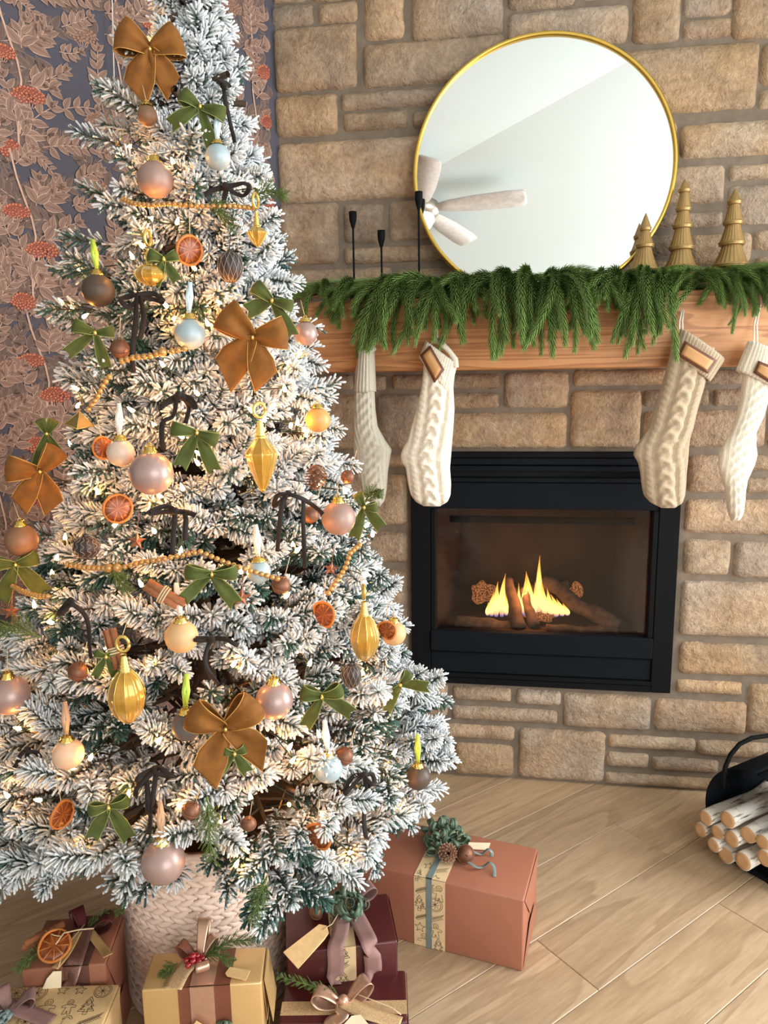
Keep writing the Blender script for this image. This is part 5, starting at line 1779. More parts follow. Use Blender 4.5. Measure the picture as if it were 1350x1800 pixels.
# ------------------------------------------------------------------ candle holders and gold trees on the mantel
for px, ytop, ycup, dep, lab in ((620, 372, 400, -.075, 'middle height black taper holder, leftmost on the mantel'), (670, 405, 433, -.085, 'shortest black taper holder on the mantel'), (736, 337, 367, -.105, 'tallest black taper holder in front of the mirror edge')):
    a, b = on(px, ytop, 1, dep), on(px, ycup, 1, dep)
    t = thing('taper_candle_holder', lab, 'candle holder', (a.x, dep, MZ1), 0, 'black taper candle holders')
    h = a.z - MZ1; hc = a.z - b.z
    m_ = MB(); m_.lathe([(0, 0), (.036, 0), (.036, .004), (.012, .008), (.004, .014)], 28); m_.build('base', M_BLACK, t)
    m_ = MB(); m_.lathe([(.0030, .012), (.0030, h - hc)], 12); m_.build('stem', M_BLACK, t)
    m_ = MB(); m_.lathe([(.0032, h - hc - .004), (.005, h - hc), (.0105, h - hc * .55), (.0115, h - hc * .3), (.0115, h), (.009, h), (.009, h - hc * .5), (0, h - hc * .5)], 24); m_.build('cup', M_BLACK, t)
def gold_tree(px, ytop, ybase, lips, wbase, lab, dep):
    a, b = on(px, ytop, 1, dep), on(px, ybase, 1, dep)
    S = (b - CAM).dot(CF) / F_PX
    t = thing('ceramic_gold_tree', lab, 'tree figurine', (b.x, dep, MZ1), 0, 'fluted gold ceramic trees')
    top = a.z - MZ1
    tiers = [(a.z - (on(px, y, 1, dep).z), w * S) for y, w in lips] + [(a.z - b.z, wbase * S * 1.1)]
    z = top; rtop = .001
    m_ = MB()
    for k_, (dz, r) in enumerate(tiers):
        zl = top - dz
        prof = []
        for i in range(9):
            f = i / 8
            prof.append((rtop + (r * .97 - rtop) * (f ** (1.25 if k_ else .95)), z + (zl - z) * f))
        m_.lathe(prof, 88, 0, lambda an, q, zz: q * (1 - .05 * abs(math.cos(an * 11))))
        h = .0034
        rings = MB(); rings.lathe([(r * .93, zl + h), (r * 1.04, zl + h * .6), (r * 1.05, zl - h * .4), (r * .97, zl - h), (r * 1.0, zl - h * 1.5), (r * .94, zl - h * 2.2), (r * .72, zl - h * 2.4)], 44)
        rings.build('tier_lip', M_DULLGOLD, t)
        rtop = r * .74; z = zl - h * 1.4
    m_.build('fluted_tier', M_DULLGOLD, t)
    m_ = MB(); m_.lathe([(0, 0), (wbase * S * .72, 0), (wbase * S * .72, b.z - MZ1 - .004), (0, b.z - MZ1 - .004)], 40); m_.build('base', M_DULLGOLD, t)
gold_tree(1131, 375, 474, [(401, 10), (431, 16)], 23, 'shortest fluted gold tree reflected in the mirror edge', -.125)
gold_tree(1196, 315, 470, [(334, 10), (367, 12.5), (397, 16), (435, 21)], 25, 'tallest fluted gold tree right of the mirror', -.10)
gold_tree(1284, 332, 466, [(355, 11.5), (391, 16.5), (427, 21.5)], 27, 'rightmost fluted gold tree on the mantel', -.09)

# ------------------------------------------------------------------ woven basket collar
M_STRAW = plain('water_hyacinth', rgb(226, 200, 182), .75, var=.14, vscale=40, bump=.4, bscale=200)
M_LINER = plain('basket_inner', rgb(150, 118, 92), .9)
bk = thing('basket_collar', 'pale braided straw tree collar basket under the tree', 'basket', (-.640, -.905, 0))
m_ = MB(); m_.lathe([(.183, .002), (.184, .41), (.176, .41), (.176, .002), (.183, .002)], 64); m_.build('liner', M_LINER, bk)
m_ = MB()
vs, fs = [], []
for i in range(7):
    th = PI * i / 6
    for j in range(8):
        a = 2 * PI * j / 8
        q = math.sin(th) ** .7
        vs.append((math.cos(th) * .0205, q * .0062 * math.sin(a), q * .0078 * math.cos(a) + .003 * math.cos(th * 2)))
for i in range(6):
    for j in range(8):
        a, b = i * 8 + j, i * 8 + (j + 1) % 8
        fs.append((a, b, b + 8, a + 8))
m_.add(vs, fs)
strand_me = m_.mesh('strand', M_STRAW)
sv, sf = [Vector(v) for v in vs], fs
rest = MB(); cnt = 0
rows_ = 30
spots_ = []
for k_ in range(rows_):
    z = .008 + k_ * .0136
    r = .187
    n = 46
    for i in range(n):
        a = 2 * PI * (i + .5 * ((k_ // 2) % 2) + .25 * (k_ % 2)) / n
        p = Vector((r * math.cos(a), r * math.sin(a), z))
        w = bk.location + p
        facing = (Vector((math.cos(a), math.sin(a), 0))).dot((CAM - w).normalized())
        spots_.append((-(facing if z < .33 else facing - 1), a, z, k_, p))
spots_.sort(key=lambda s_: s_[0])
for i, (_, a, z, k_, p) in enumerate(spots_):
    M = Matrix.Translation(p) @ Matrix.Rotation(a + PI / 2, 4, 'Z') @ Matrix.Rotation((.42 if k_ % 2 else -.42) + RNG.uniform(-.1, .1), 4, 'Y') @ Matrix.Scale(RNG.uniform(.92, 1.1), 4)
    if i < 298:
        o = link('strand', strand_me, bk); o.matrix_local = M
    else:
        rest.add([M @ v for v in sv], sf)
tag(rest.build('braided_strands', M_STRAW, bk), kind='stuff')
for z in (.006, .408):
    m_ = MB(); m_.tube([(.190 * math.cos(a), .190 * math.sin(a), z) for a in [i * PI / 36 for i in range(73)]], .0065, 8, 0, False)
    m_.build('rim', M_STRAW, bk)

# ------------------------------------------------------------------ presents
P_TERRA = plain('paper_terracotta', rgb(160, 102, 79), .46, var=.05, vscale=6, bump=.25, bscale=9)
P_BAND = plain('paper_printed_band', rgb(226, 196, 150), .7, var=.05, vscale=60)
P_MAROON = plain('paper_maroon', rgb(78, 30, 30), .34, .15, var=.08, vscale=6, bump=.2, bscale=9)
P_GOLD = plain('paper_gold', rgb(210, 172, 116), .34, .35, var=.05, vscale=6, bump=.2, bscale=9)
P_BROWN = plain('paper_brown', rgb(146, 92, 68), .5, var=.06, vscale=6, bump=.25, bscale=9)
P_KRAFT = plain('paper_kraft', rgb(210, 176, 126), .7, var=.08, vscale=60)
P_INK = plain('print_ink', rgb(64, 48, 36), .8)
R_MAUVE = plain('chiffon_mauve', rgb(142, 108, 102), .7, var=.1)
R_GREEN = plain('curling_ribbon_green', rgb(92, 112, 90), .5, .1, var=.08)
R_SLATE = plain('ribbon_slate_blue', rgb(124, 138, 136), .45, .1)
R_ROSE = plain('satin_rose_gold', rgb(206, 164, 138), .25, .55, var=.12, vscale=18)
R_CHOC = plain('ribbon_chocolate', rgb(122, 70, 50), .5, var=.08)
R_GLIT = plain('ribbon_glitter_brown', rgb(128, 92, 80), .35, .5, var=.45, vscale=700)
R_BURL = plain('ribbon_burlap_gold', rgb(206, 172, 128), .55, .3, var=.35, vscale=500)
R_WINE = plain('ribbon_wine', rgb(84, 34, 34), .35, .2, var=.15)
T_CREAM = plain('card_cream', rgb(240, 222, 186), .7, var=.03)
T_KRAFT = plain('card_kraft', rgb(226, 186, 130), .7, var=.08, vscale=80)
M_BERRY = plain('red_berry', rgb(150, 22, 30), .25, var=.1, Coat_Weight=.6)
class Gift:
    def __init__(s, label, FL, FR, BR, z, mat, depth=None, height=None, group='wrapped presents on the floor'):
        fl, fr, br = on(*FL, 2, z), on(*FR, 2, z), on(*BR, 2, z)
        s.W = (fr - fl).length; s.H = z
        ux = (fr - fl).normalized(); uy = Vector((-ux.y, ux.x, 0))
        s.D = depth or (br - fr).dot(uy)
        yaw = math.atan2(ux.y, ux.x)
        s.t = thing('gift_box', label, 'present', (fl.x, fl.y, 0), yaw, group)
        s.M = Matrix.Translation((fl.x, fl.y, 0)) @ Matrix.Rotation(yaw, 4, 'Z')
        s.Mi = s.M.inverted()
        rounded('wrapped_box', (s.W, s.D, s.H), .004, mat, s.t, (s.W / 2, s.D / 2, s.H / 2), 0, 2, True)
        # paper folds at the right end
        m_ = MB(); W, D, H = s.W, s.D, s.H
        m_.add([(W + .0012, .004, H - .004), (W + .0022, D - .004, H - .004), (W + .0032, D * .62, H * .50), (W + .0032, D * .40, H * .50)], [(0, 1, 2, 3)])
        m_.add([(W + .0012, .004, .004), (W + .0042, D * .35, H * .42), (W + .0042, D * .7, H * .42), (W + .0022, D - .004, .004)], [(0, 1, 2, 3)])
        solid(m_.build('paper_fold', mat, s.t, False), .0012)
    def top(s, px, py, lift=0.0):
        return s.Mi @ on(px, py, 2, s.H + lift)
    def front(s, px, py):
        v = ray(px, py); o = s.Mi @ CAM; d = s.Mi.to_3x3() @ v
        return o + d * (-o.y / d.y)
    def band(s, name, x0, x1, mat, off=.0010, front=True, top=True, zlow=0.001):
        m_ = MB()
        e = off
        if top: m_.box(x0, -e, s.H, x1, s.D, s.H + e)
        if front: m_.box(x0, -e, zlow, x1, 0, s.H + e)
        return m_.build(name, mat, s.t, False)
    def prints(s, parent, x0, x1, seed, off=.0016, n=60):
        rr = random.Random(seed)
        m_ = MB()
        W, D, H = x1 - x0, s.D, s.H
        def to3(x, q):
            return (x, D - q, H + off) if q < D else (x, -off, H - (q - D))
        def line(pts, w=.0009):
            for (ax, ay), (bx, by) in zip(pts, pts[1:]):
                if (ay < D) != (by < D): continue
                if min(ax, bx) < x0 + .001 or max(ax, bx) > x1 - .001 or min(ay, by) < .002 or max(ay, by) > D + H - .002: continue
                dx, dy = bx - ax, by - ay; L = math.hypot(dx, dy)
                if L < 1e-6: continue
                nx, ny = -dy / L * w / 2, dx / L * w / 2
                m_.add([to3(ax + nx, ay + ny), to3(bx + nx, by + ny), to3(bx - nx, by - ny), to3(ax - nx, ay - ny)], [(0, 1, 2, 3)])
        def circ(cx, cy, r, a0=0, a1=2 * PI, k_=16):
            line([(cx + r * math.cos(a0 + (a1 - a0) * i / k_), cy + r * math.sin(a0 + (a1 - a0) * i / k_)) for i in range(k_ + 1)])
        def shape(kind, cx, cy, sc):
            if kind == 0:      # fir tree biscuit
                pts = [(0, -1), (.35, -.45), (.2, -.42), (.55, .05), (.35, .08), (.75, .6), (.18, .6), (.18, .95), (-.18, .95), (-.18, .6), (-.75, .6), (-.35, .08), (-.55, .05), (-.2, -.42), (-.35, -.45), (0, -1)]
                line([(cx + x * sc, cy + y * sc) for x, y in pts]); line([(cx + x * sc * .7, cy + y * sc * .7) for x, y in pts])
                circ(cx, cy - .1 * sc, .1 * sc, k_=8); circ(cx + .2 * sc, cy + .35 * sc, .1 * sc, k_=8)
            elif kind == 1:    # bauble with a sprig
                circ(cx, cy, sc * .9); circ(cx, cy, sc * .72)
                for i in range(8):
                    a = i * PI / 4; line([(cx, cy), (cx + .55 * sc * math.cos(a), cy + .55 * sc * math.sin(a))])
            elif kind == 2:    # candy cane
                for w in (0, .22):
                    line([(cx - .5 * sc + w * sc, cy + .9 * sc), (cx - .5 * sc + w * sc, cy - .3 * sc)]); circ(cx, cy - .3 * sc, (.5 - w) * sc, PI, 2 * PI, 9)
                for i in range(5): line([(cx - .5 * sc, cy + (.7 - .25 * i) * sc), (cx - .28 * sc, cy + (.55 - .25 * i) * sc)])
            elif kind == 3:    # biscuit man
                circ(cx, cy - .62 * sc, .34 * sc); circ(cx - .12 * sc, cy - .68 * sc, .04 * sc, k_=6); circ(cx + .12 * sc, cy - .68 * sc, .04 * sc, k_=6); circ(cx, cy - .6 * sc, .17 * sc, .3, PI - .3, 6)
                line([(cx + x * sc, cy + y * sc) for x, y in ((-.2, -.32), (-.75, -.2), (-.75, .05), (-.28, .05), (-.45, .9), (-.12, .95), (0, .5), (.12, .95), (.45, .9), (.28, .05), (.75, .05), (.75, -.2), (.2, -.32))])
            elif kind == 4:    # twig
                line([(cx - sc, cy + .5 * sc), (cx + sc, cy - .5 * sc)])
                for i in range(12):
                    f = -1 + 2 * i / 11; bx, by = cx + f * sc, cy - f * .5 * sc
                    line([(bx, by), (bx + .25 * sc, by - .42 * sc)]); line([(bx, by), (bx + .38 * sc, by + .18 * sc)])
            else:              # star
                pts = [(math.sin(i * PI / 5) * (1 if i % 2 == 0 else .42), -math.cos(i * PI / 5) * (1 if i % 2 == 0 else .42)) for i in range(11)]
                line([(cx + x * sc * .6, cy + y * sc * .6) for x, y in pts])
        sz = .0225
        q = .015; i = 0
        while q < D + H:
            x = x0 + (.011 if i % 2 else .022)
            while x < x1:
                shape(rr.randrange(6), x + rr.uniform(-.004, .004), q + rr.uniform(-.004, .004), sz * rr.uniform(.75, 1.05)); x += .040
            q += .036; i += 1
        return tag(m_.build('line_print', P_INK, parent, False), kind='stuff')
    def curls(s, c, R, n, seed, mat=R_GREEN, cr=.011, cw=.010):
        rr = random.Random(seed)
        for i in range(n):
            th = math.acos(1 - (i + .5) / n * 1.0); a = i * 2.39996
            d = Vector((math.sin(th) * math.cos(a), math.sin(th) * math.sin(a), math.cos(th) * .8 + .12))
            p = c + d * R * rr.uniform(.7, 1.05)
            ax = Vector((rr.uniform(-1, 1), rr.uniform(-1, 1), rr.uniform(-.6, .6))).normalized()
            x = ax.orthogonal().normalized(); y = ax.cross(x)
            pts, wd = [], []
            tr = rr.uniform(1.15, 1.6); r0 = cr * rr.uniform(.85, 1.15)
            for k_ in range(25):
                f = k_ / 24; q = 2 * PI * tr * f
                pts.append(p + (x * math.cos(q) + y * math.sin(q)) * r0 * (1 - .10 * f) + ax * (f - .5) * .010); wd.append(ax)
            m_ = MB(); m_.strip(pts, cw, wd, 0, 1)
            solid(m_.build('ribbon_curl', mat, s.t), .0008)
    def ribbon(s, name, pts, w, mat, wdir=None, thick=.0009):
        """a loose strip through local points, lying roughly flat"""
        P = [Vector(p) for p in pts]; q = []
        n = len(P)
        for i in range(n - 1):
            p0, p1, p2, p3 = P[max(i - 1, 0)], P[i], P[i + 1], P[min(i + 2, n - 1)]
            for k_ in range(6):
                u = k_ / 6
                q.append(.5 * (2 * p1 + (p2 - p0) * u + (2 * p0 - 5 * p1 + 4 * p2 - p3) * u * u + (3 * p1 - p0 - 3 * p2 + p3) * u ** 3))
        q.append(P[-1])
        wd = []
        for i in range(len(q)):
            td = (q[min(i + 1, len(q) - 1)] - q[max(i - 1, 0)]).normalized()
            up = Vector((0, 0, 1)) if wdir is None else Vector(wdir)
            v = td.cross(up)
            v = v.normalized() if v.length > .15 else Vector((1, 0, 0))
            if wd and v.dot(wd[-1]) < 0: v = -v
            wd.append(v)
        m_ = MB(); m_.strip(q, w, wd, 0, 4)
        return solid(m_.build(name, mat, s.t), thick)
    def card(s, name, corners, mat, hole=True, label=None, thick=.0016):
        """a flat tag given by local corner points"""
        C = [Vector(c) for c in corners]
        m_ = MB(); m_.add(C, [tuple(range(len(C)))])
        o = solid(m_.build(name, mat, s.t, False), thick)
        if label: o['label'] = label
        return o
    def bowloop(s, name, c, ang, L, w, mat, tilt=.5, seed=1):
        """a standing satin loop at local c, heading ang in plan"""
        e = bpy.data.objects.new('x', None)
        d = Vector((math.cos(ang), math.sin(ang), 0)); n = Vector((-math.sin(ang), math.cos(ang), 0)); up = Vector((0, 0, 1))
        rows_ = []
        rr = random.Random(seed); ph = rr.uniform(0, 6)
        for i in range(21):
            q = i / 20; s_ = math.sin(PI * q)
            along = L * (1 - abs(2 * q - 1) ** 1.7)
            hgt = L * (.42 * math.sin(2 * PI * q) * .6 + tilt * s_)
            ww = w * (.35 + .65 * s_ ** .7)
            rows_.append([Vector(c) + d * along + up * (hgt + .05 * w * math.cos(8 * (j / 6 - .5) + ph) * (1 - s_)) + n * ww * (j / 6 - .5) for j in range(7)])
        bpy.data.objects.remove(e)
        m_ = MB(); m_.sheet(rows_)
        return solid(m_.build(name, mat, s.t), .0009)
    def sprig(s, a, b, seed, w=.03, n=30, lift=.012):
        a, b = Vector(a), Vector(b)
        m_ = spray_mb([a, (a + b) / 2 + Vector((0, 0, lift)), b], w, n, random.Random(seed))
        return m_.build('pine_sprig', M_CEDAR, s.t)

# terracotta box
g = Gift('large terracotta wrapped box with a green curled ribbon bow', (623, 1515), (921, 1583), (951, 1492), .185, P_TERRA)
xa, xb = g.W * .37, g.W * .555
b_ = g.band('printed_band', xa, xb, P_BAND); g.prints(b_, xa, xb, 3)
g.band('ribbon', g.W * .445, g.W * .478, R_SLATE, .0030)
c = g.top(782, 1486)
g.curls(c + Vector((0, 0, .006)), .056, 30, 4, R_GREEN, .0125, .0085)
o = pinecone(g.t, .048, .024); o.location = g.top(787, 1516, .0) + Vector((0, 0, .026)); o.rotation_euler = (1.0, .3, .2)
bo, bs = bell_parts(g.t, .021); 
for q in (bo, bs): q.location = g.top(818, 1515, .0) + Vector((0, 0, .021)); q.rotation_euler = (1.1, .4, .3)
bs.parent = bo; bs.location = (0, 0, 0); bs.rotation_euler = (0, 0, 0)
g.card('gift_tag', [g.top(822, 1481, .006), g.top(862, 1482, .002), g.top(858, 1494, .002), g.top(820, 1492, .006)], T_CREAM)
g.ribbon('ribbon_tail', [c + Vector((.01, 0, .012)), g.top(830, 1496, .012), g.top(846, 1501, .004), g.top(857, 1493, .016), g.top(864, 1497, .012), g.top(864, 1506, .002)], .008, R_SLATE)
g.ribbon('ribbon_tail', [c + Vector((.01, -.01, .012)), g.top(830, 1520, .012), g.top(848, 1524, .004), g.top(860, 1516, .016), g.top(868, 1524, .012), g.top(869, 1541, .002)], .008, R_SLATE)

# maroon box standing behind
g = Gift('dark maroon box with mauve chiffon ribbon and green curls', (503, 1677), (699, 1654), (684, 1569), .20, P_MAROON)
xa, xb = g.W * .40, g.W * .62
b_ = g.band('printed_band', xa, xb, P_BAND); g.prints(b_, xa, xb, 8)
c = g.top(612, 1604, .0)
g.curls(c + Vector((0, 0, .004)), .042, 24, 9, R_GREEN, .0115, .009)
F = lambda px, py, off=.004: g.front(px, py) + Vector((0, -off, 0))
g.ribbon('chiffon_tail', [c + Vector((-.01, -.01, .014)), g.top(598, 1640, .010), g.top(590, 1664, .006) , F(590, 1690, .010), F(586, 1726, .008)], .034, R_MAUVE)
g.ribbon('chiffon_tail', [c + Vector((.01, -.01, .014)), g.top(640, 1636, .012), g.top(650, 1660, .008), F(655, 1690, .012), F(652, 1716, .010)], .036, R_MAUVE)
g.bowloop('chiffon_loop', c + Vector((.012, .01, .018)), .35, .052, .036, R_MAUVE, .35, 3)
g.card('gift_tag', [g.top(498, 1674, .030), g.top(524, 1703, .022), g.top(570, 1652, .022), g.top(578, 1640, .024), g.top(575, 1628, .026), g.top(561, 1625, .028)], T_KRAFT, label='kraft paper tag on twine')
m_ = MB(); m_.tube([g.top(568, 1634, .028), g.top(584, 1624, .03), c + Vector((-.01, 0, .02))], .0009, 5); m_.build('twine', M_STRING, g.t)
bo, bs = bell_parts(g.t, .015); bs.parent = bo; bo.location = g.top(556, 1615, .0) + Vector((0, 0, .016)); bo.rotation_euler = (.7, .2, .5)
g2_ = g

# low maroon box at the bottom edge
g = Gift('lower dark maroon box with a rose gold satin bow', (490, 1800), (716, 1797), (709, 1753), .12, P_MAROON, depth=.13)
b_ = g.band('satin_band', g.W * .02, g.W * .98, R_BURL, .0012, front=False)
bpy.data.objects.remove(b_)
m_ = MB(); q0, q1 = g.top(505, 1763), g.top(702, 1790)
m_.box(0.0, q0.y - .030, g.H, g.W, q0.y + .002, g.H + .0012); m_.build('burlap_band', R_BURL, g.t, False)
c = g.top(604, 1768, .006)
g.bowloop('satin_loop', c, PI - .15, .062, .034, R_ROSE, .30, 5)
g.bowloop('satin_loop', c, .55, .060, .036, R_ROSE, .45, 6)
g.ribbon('satin_tail', [c + Vector((0, 0, .012)), g.top(600, 1784, .012), g.top(584, 1796, .006), g.top(580, 1812, .002)], .030, R_ROSE)
g.ribbon('burlap_tail', [c + Vector((0, 0, .012)), g.top(640, 1778, .014), g.top(672, 1788, .008), g.top(704, 1800, .003)], .032, R_BURL)
m_ = MB(); m_.sphere(tuple(c + Vector((0, 0, .012))), .011, 14, 10); m_.build('satin_knot', R_ROSE, g.t)
m_ = MB(); m_.tube([c + Vector((.02, .01, .02)), g.top(660, 1760, .02), g.top(690, 1772, .012), g.top(705, 1784, .006)], .0012, 5); m_.build('twine', M_STRING, g.t)
g.sprig(c + Vector((-.005, .012, .008)), g.top(488, 1716, .05), 12, .030, 40, .004)
g.card('gift_tag', [g.top(600, 1806, .02), g.top(618, 1786, .022), g.top(634, 1784, .022), g.top(652, 1806, .02)], T_CREAM)

# gold box
g = Gift('gold paper present with a brown band, red berries and pine sprigs', (248, 1741), (460, 1727), (455, 1664), .235, P_GOLD)
g.band('chocolate_band', g.W * .30, g.W * .735, R_CHOC, .0010)
g.band('satin_band', g.W * .40, g.W * .60, R_ROSE, .0022)
c = g.top(350, 1692, .006)
g.ribbon('burlap_tail', [c + Vector((0, 0, .01)), g.top(335, 1692, .010), g.top(318, 1710, .004), g.top(303, 1738, .002)], .036, R_BURL)
g.bowloop('satin_loop', c, 1.45, .050, .026, R_ROSE, 1.1, 2)
g.bowloop('satin_loop', c, 2.7, .046, .024, R_CHOC, .55, 3)
g.bowloop('satin_loop', c, -1.2, .040, .026, R_ROSE, .45, 4)
g.bowloop('satin_loop', c, .75, .040, .020, R_ROSE, .8, 8)
for i in range(9):
    a = i * 2.39996; q = .0105 * math.sqrt(i / 3)
    m_ = MB(); m_.sphere((0, 0, 0), .0062, 14, 10); m_.build('berry', M_BERRY, g.t, True, g.top(340, 1690, .02) + Vector((q * math.cos(a), q * math.sin(a) * .8, .012 - q * .6)))
g.sprig(c + Vector((.01, .01, .01)), g.top(452, 1652, .03), 21, .036, 44)
g.sprig(c + Vector((.01, 0, .01)), g.top(404, 1690, .012), 22, .032, 30)
g.sprig(g.top(312, 1694, .006), g.top(286, 1712, .006), 23, .026, 22, .004)
g.card('gift_tag', [g.top(396, 1711, .004), g.top(404, 1700, .004), g.top(440, 1706, .004), g.top(432, 1723, .004), g.top(399, 1716, .004)], T_KRAFT)
g.card('gift_tag', [F2 for F2 in [g.front(334, 1802) + Vector((0, -.012, 0)), g.front(347, 1785) + Vector((0, -.012, 0)), g.front(372, 1800) + Vector((0, -.012, 0)), g.front(350, 1822) + Vector((0, -.012, 0))]], T_KRAFT)
g.curls(g.front(396, 1800) + Vector((0, -.014, 0)), .010, 4, 6, R_GREEN, .008, .008)
m_ = MB(); m_.add([(g.W + .004, .010, g.H - .002), (g.W + .016, .020, g.H * .55), (g.W + .018, g.D * .9, g.H * .62), (g.W + .004, g.D * .98, g.H - .002)], [(0, 1, 2, 3)])
solid(m_.build('loose_paper_flap', P_GOLD, g.t, False), .0012)

# brown box at the left
g = Gift('brown wrapped box with cinnamon sticks and a dried orange slice', (36, 1706), (185, 1694), (221, 1606), .225, P_BROWN)
xa, xb = g.W * .50, g.W * .80
g.band('glitter_ribbon', xa, xb, R_GLIT, .0014)
c = g.top(150, 1640, .004)
g.ribbon('glitter_tail', [c + Vector((0, 0, .014)), g.top(140, 1660, .010), g.top(130, 1690, .005), g.front(126, 1720) + Vector((0, -.008, 0)), g.front(124, 1755) + Vector((0, -.006, 0))], .036, R_GLIT)
g.bowloop('wine_loop', c, .05, .058, .030, R_WINE, .45, 3)
g.bowloop('wine_loop', c, 2.2, .05, .030, R_WINE, .5, 4)
g.ribbon('gold_strap', [c + Vector((.01, -.005, .008)), g.top(178, 1664, .006), g.top(190, 1680, .012)], .018, P_GOLD)
g.ribbon('gold_strap', [c + Vector((-.01, -.008, .012)), g.top(118, 1675, .010), g.top(96, 1702, .006)], .016, P_GOLD)
for p0, p1 in ((g.top(40, 1668, .014), g.top(88, 1640, .016)), (g.top(64, 1648, .022), g.top(112, 1624, .022)), (g.top(44, 1660, .026), g.top(96, 1634, .028))):
    m_ = MB(); cinn_stick(m_, p0, p1, .0075); solid(m_.build('cinnamon_stick', M_CINN, g.t), .0012)
om = bpy.data.objects.new('orange_slice', None); COL.objects.link(om); om.parent = g.t; om.location = g.top(96, 1662, .030); om.rotation_euler = (2.15, 0, .2)
orange_slice(None, None, .031, 0, 0, None, om)
m_ = MB(); m_.tube([g.top(98, 1660, .04), g.top(112, 1640, .046), g.top(140, 1634, .04), g.top(165, 1632, .030)], .0015, 5)
m_.tube([c + Vector((0, 0, .02)), g.top(112, 1668, .02), g.top(103, 1700, .012)], .0010, 5)
m_.tube([g.top(80, 1636, .04), g.top(95, 1644, .044), g.top(108, 1646, .040)], .0012, 5); m_.build('twine', M_STRING, g.t)
g.sprig(g.top(90, 1672, .006), g.top(34, 1700, .010), 31, .036, 34)
g.sprig(g.top(152, 1632, .012), g.top(214, 1602, .030), 32, .028, 30)
g.card('gift_tag', [g.front(103, 1702) + Vector((-.006, -.012, .004)), g.front(112, 1702) + Vector((0, -.012, .004)), g.front(110, 1768) + Vector((0, -.010, 0)), g.front(76, 1768) + Vector((0, -.010, 0)), g.front(78, 1730) + Vector((0, -.010, 0)), g.front(86, 1712) + Vector((0, -.012, 0))], T_CREAM, label='cream paper tag on twine')

# printed kraft parcel at the lower left corner
g = Gift('kraft parcel printed with biscuits at the lower left corner', (-30, 1812), (178, 1806), (120, 1768), .19, P_KRAFT, depth=.10)
g.prints(g.t, 0.004, g.W - .004, 15, .0008)
c = g.top(18, 1778, .004)
g.bowloop('chiffon_loop', c, .35, .045, .034, R_MAUVE, .45, 2)
g.bowloop('chiffon_loop', c, 2.4, .045, .034, R_MAUVE, .45, 3)
g.ribbon('chiffon_tail', [c + Vector((0, 0, .01)), g.top(50, 1780, .008), g.top(90, 1796, .003)], .03, R_MAUVE)
g.curls(g.top(2, 1798, .006), .014, 5, 8, R_SLATE, .009, .009)

# ------------------------------------------------------------------ firewood and its holder
M_BIRCH = NT('birch_bark'); _m = M_BIRCH
_v = _m.coords((1, 1, 1)); _n = _m.noise(_m.coords((3, 22, 22)), 2.2, 4, .7, .3); _b = _m.noise(_v, 18, 4)
_c = _m.ramp(_b, [(.3, rgb(206, 190, 168)), (.6, rgb(240, 234, 224))])
_m.base(_m.mix(_m.ramp(_n, [(.54, (0,) * 3), (.64, (1,) * 3)]), _c, rgb(96, 76, 62))); _m.set(Roughness=.8); _m.bump(_b, .5, .004)
M_BIRCH = _m.mat
_m = NT('birch_cut_face'); _v = _m.coords(); _d = _m.new('ShaderNodeVectorMath', operation='LENGTH'); _m.l(_v, _d.inputs[0])
_r_ = _m.math('FRACT', _m.math('ADD', _m.math('MULTIPLY', _d.outputs['Value'], 260.0), _m.noise(_v, 40, 3)))
_m.base(_m.mix(_m.math('MULTIPLY', _r_, .5), rgb(210, 168, 122), rgb(180, 132, 88))); _m.set(Roughness=.8)
M_CUT = _m.mat
LAX = Vector((math.cos(math.radians(38)), math.sin(math.radians(38)), 0))
RC = on(1330, 1535, 2, 0.0) + Vector((.02, .02, .158))
rack = thing('firewood_holder', 'round black metal firewood holder with an arched handle by the wall', 'firewood holder', (RC.x, RC.y, 0))
base_ = Vector((RC.x, RC.y, 0))
rx = Vector((0, 0, 1)).cross(LAX).normalized()
m_ = MB()
RR = .145
rows_ = []
for s_ in (-.06, .24):
    rows_.append([RC - base_ + LAX * s_ + (rx * math.cos(a) + Vector((0, 0, 1)) * math.sin(a)) * RR for a in [PI * .5 + i * 2 * PI / 64 for i in range(65)]])
m_.sheet(rows_)
solid(m_.build('hoop', M_BLACK2, rack), .003)
m_ = MB(); C_ = RC - base_ + LAX * .095
vs = [C_] + [C_ + (rx * math.cos(a) + Vector((0, 0, 1)) * math.sin(a)) * RR for a in [i * 2 * PI / 48 for i in range(48)]]
for s_ in (-.05, .09):
    m_2 = MB()
    b0 = RC - base_ + LAX * s_
    m_2.tube([b0 + rx * .09 + Vector((0, 0, -.150)), b0 + rx * .05 + Vector((0, 0, -.142)), b0 - rx * .05 + Vector((0, 0, -.142)), b0 - rx * .09 + Vector((0, 0, -.150))], .008, 8)
    m_2.build('foot', M_BLACK, rack)
m_ = MB()
hp = RC + LAX * .05
m_.tube([at_depth(x, y, hp) - base_ for x, y in ((1271, 1384), (1272, 1366), (1275, 1348), (1284, 1327), (1300, 1308), (1322, 1297), (1350, 1293), (1378, 1298), (1400, 1313), (1414, 1336), (1420, 1366), (1422, 1386))], .0062, 10)
m_.build('handle', M_BLACK, rack)
m_ = MB()
for x, y in ((1269, 1383), (1278, 1379), (1274, 1357)):
    m_.sphere(tuple(at_depth(x, y, hp) - base_ - CF * .008), .0026, 10, 6)
m_.build('rivet', M_BLACK2, rack)
EP = RC - LAX * .10
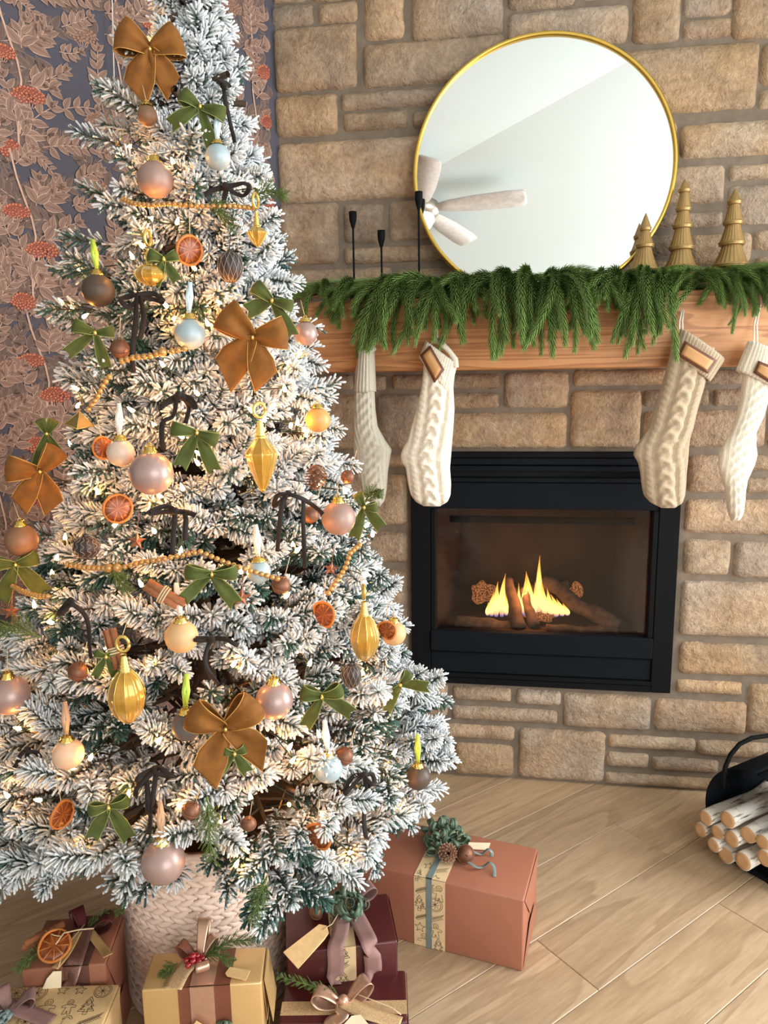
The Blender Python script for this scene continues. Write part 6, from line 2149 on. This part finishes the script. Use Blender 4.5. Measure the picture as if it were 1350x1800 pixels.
LOGS = [(1240, 1438, 13.5, 'birch log at the upper left of the firewood pile'), (1279, 1441, 15, 'white birch log beside the upper left log'), (1231, 1459, 12, 'leftmost small birch log jutting from the holder'), (1261, 1463, 12.5, 'small birch log in the middle of the pile'),
        (1286, 1475, 15, 'birch log with peeling bark near the centre'), (1315, 1468, 15, 'white birch log above and right of the peeling one'), (1254, 1486, 12.5, 'small birch log low on the left of the pile'), (1275, 1503, 15, 'birch log with a dark heart at the bottom left'),
        (1306, 1514, 16, 'lowest birch log resting at the bottom of the holder'), (1341, 1481, 14, 'birch log at the photo edge, upper of two'), (1344, 1509, 15, 'birch log at the photo edge, lower of two')]
for i, (px, py, rp, lab) in enumerate(LOGS):
    v = ray(px, py); p = CAM + v * ((EP + LAX * RNG.uniform(-.012, .012) - CAM).dot(LAX) / v.dot(LAX))
    r = rp / F_PX * (p - CAM).dot(CF) * .98
    t = thing('birch_log', lab, 'firewood log', p, math.radians(38), 'birch logs in the firewood holder')
    Lg = .33
    m_ = MB()
    pts = [(Lg * k_ / 12, k_ / 12 * .005 * math.sin(k_ * .7 + i), k_ / 12 * .005 * math.cos(k_ * .5 + i * 2)) for k_ in range(13)]
    pts[0] = (0, 0, 0)
    m_.tube(pts, [r * (1 + .04 * math.sin(k_ * 1.3 + i)) for k_ in range(13)], 22)
    m_.build('bark', M_BIRCH, t)
    m_ = MB(); m_.lathe([(0, .0014), (r * .6, .0016), (r * .95, .0012), (r * .965, -.001)], 24); m_.M = None
    o = m_.build('cut_face', M_CUT, t); o.rotation_euler = (0, -PI / 2, 0)

# ------------------------------------------------------------------ ceiling fan (seen in the mirror) and a hanging cord
fan = thing('ceiling_fan', 'grey bladed ceiling fan, seen only as a reflection in the mirror', 'ceiling fan', (-.43, -1.95, 2.795))
M_FAN = plain('fan_blade', rgb(196, 190, 184), .5); M_FANB = plain('fan_metal', rgb(170, 164, 150), .35, .8)
m_ = MB(); m_.lathe([(0, 0.0), (.07, 0), (.06, -.03), (.014, -.04), (.014, -.10), (.05, -.11), (.10, -.13), (.10, -.18), (.06, -.20), (0, -.20)], 36); m_.build('motor', M_FANB, fan)
m_ = MB(); m_.lathe([(.075, -.195), (.08, -.22), (.06, -.255), (0, -.27)], 32); m_.build('lamp_bowl', plain('opal_glass', rgb(240, 240, 236), .3), fan)
for k_ in range(5):
    a = math.radians(8 + 72 * k_)
    m_ = MB(); d = Vector((math.cos(a), math.sin(a), 0)); n = Vector((-math.sin(a), math.cos(a), .25)).normalized()
    rows_ = [[d * x + n * w * s_ + Vector((0, 0, -.155)) for s_ in (-.5, 0, .5)] for x, w in ((.09, .05), (.16, .09), (.30, .12), (.48, .13), (.56, .12), (.575, .08))]
    m_.sheet(rows_); solid(m_.build('blade', M_FAN, fan), .008)
p = on(199, 0, 2, 2.0)
q = AB(0, 0)
v0_, v1_ = ray(197, 0), ray(201, 165)
def on_paper(px, py, off):
    v = ray(px, py); return CAM + v * ((B_LEFT - off - CAM.dot(BX)) / v.dot(BX))
a_, b_ = on_paper(197, 0, .02), on_paper(202, 190, .02)
m_ = MB(); m_.tube([Vector((a_.x, a_.y, 2.575)), a_, b_, b_ + Vector((.06, -.10, -.10))], .0016, 6)
tag(m_.build('white_cord', plain('white_cord', rgb(226, 216, 206), .6), None), 'thin white cord hanging down the wallpaper behind the tree top', 'cord')
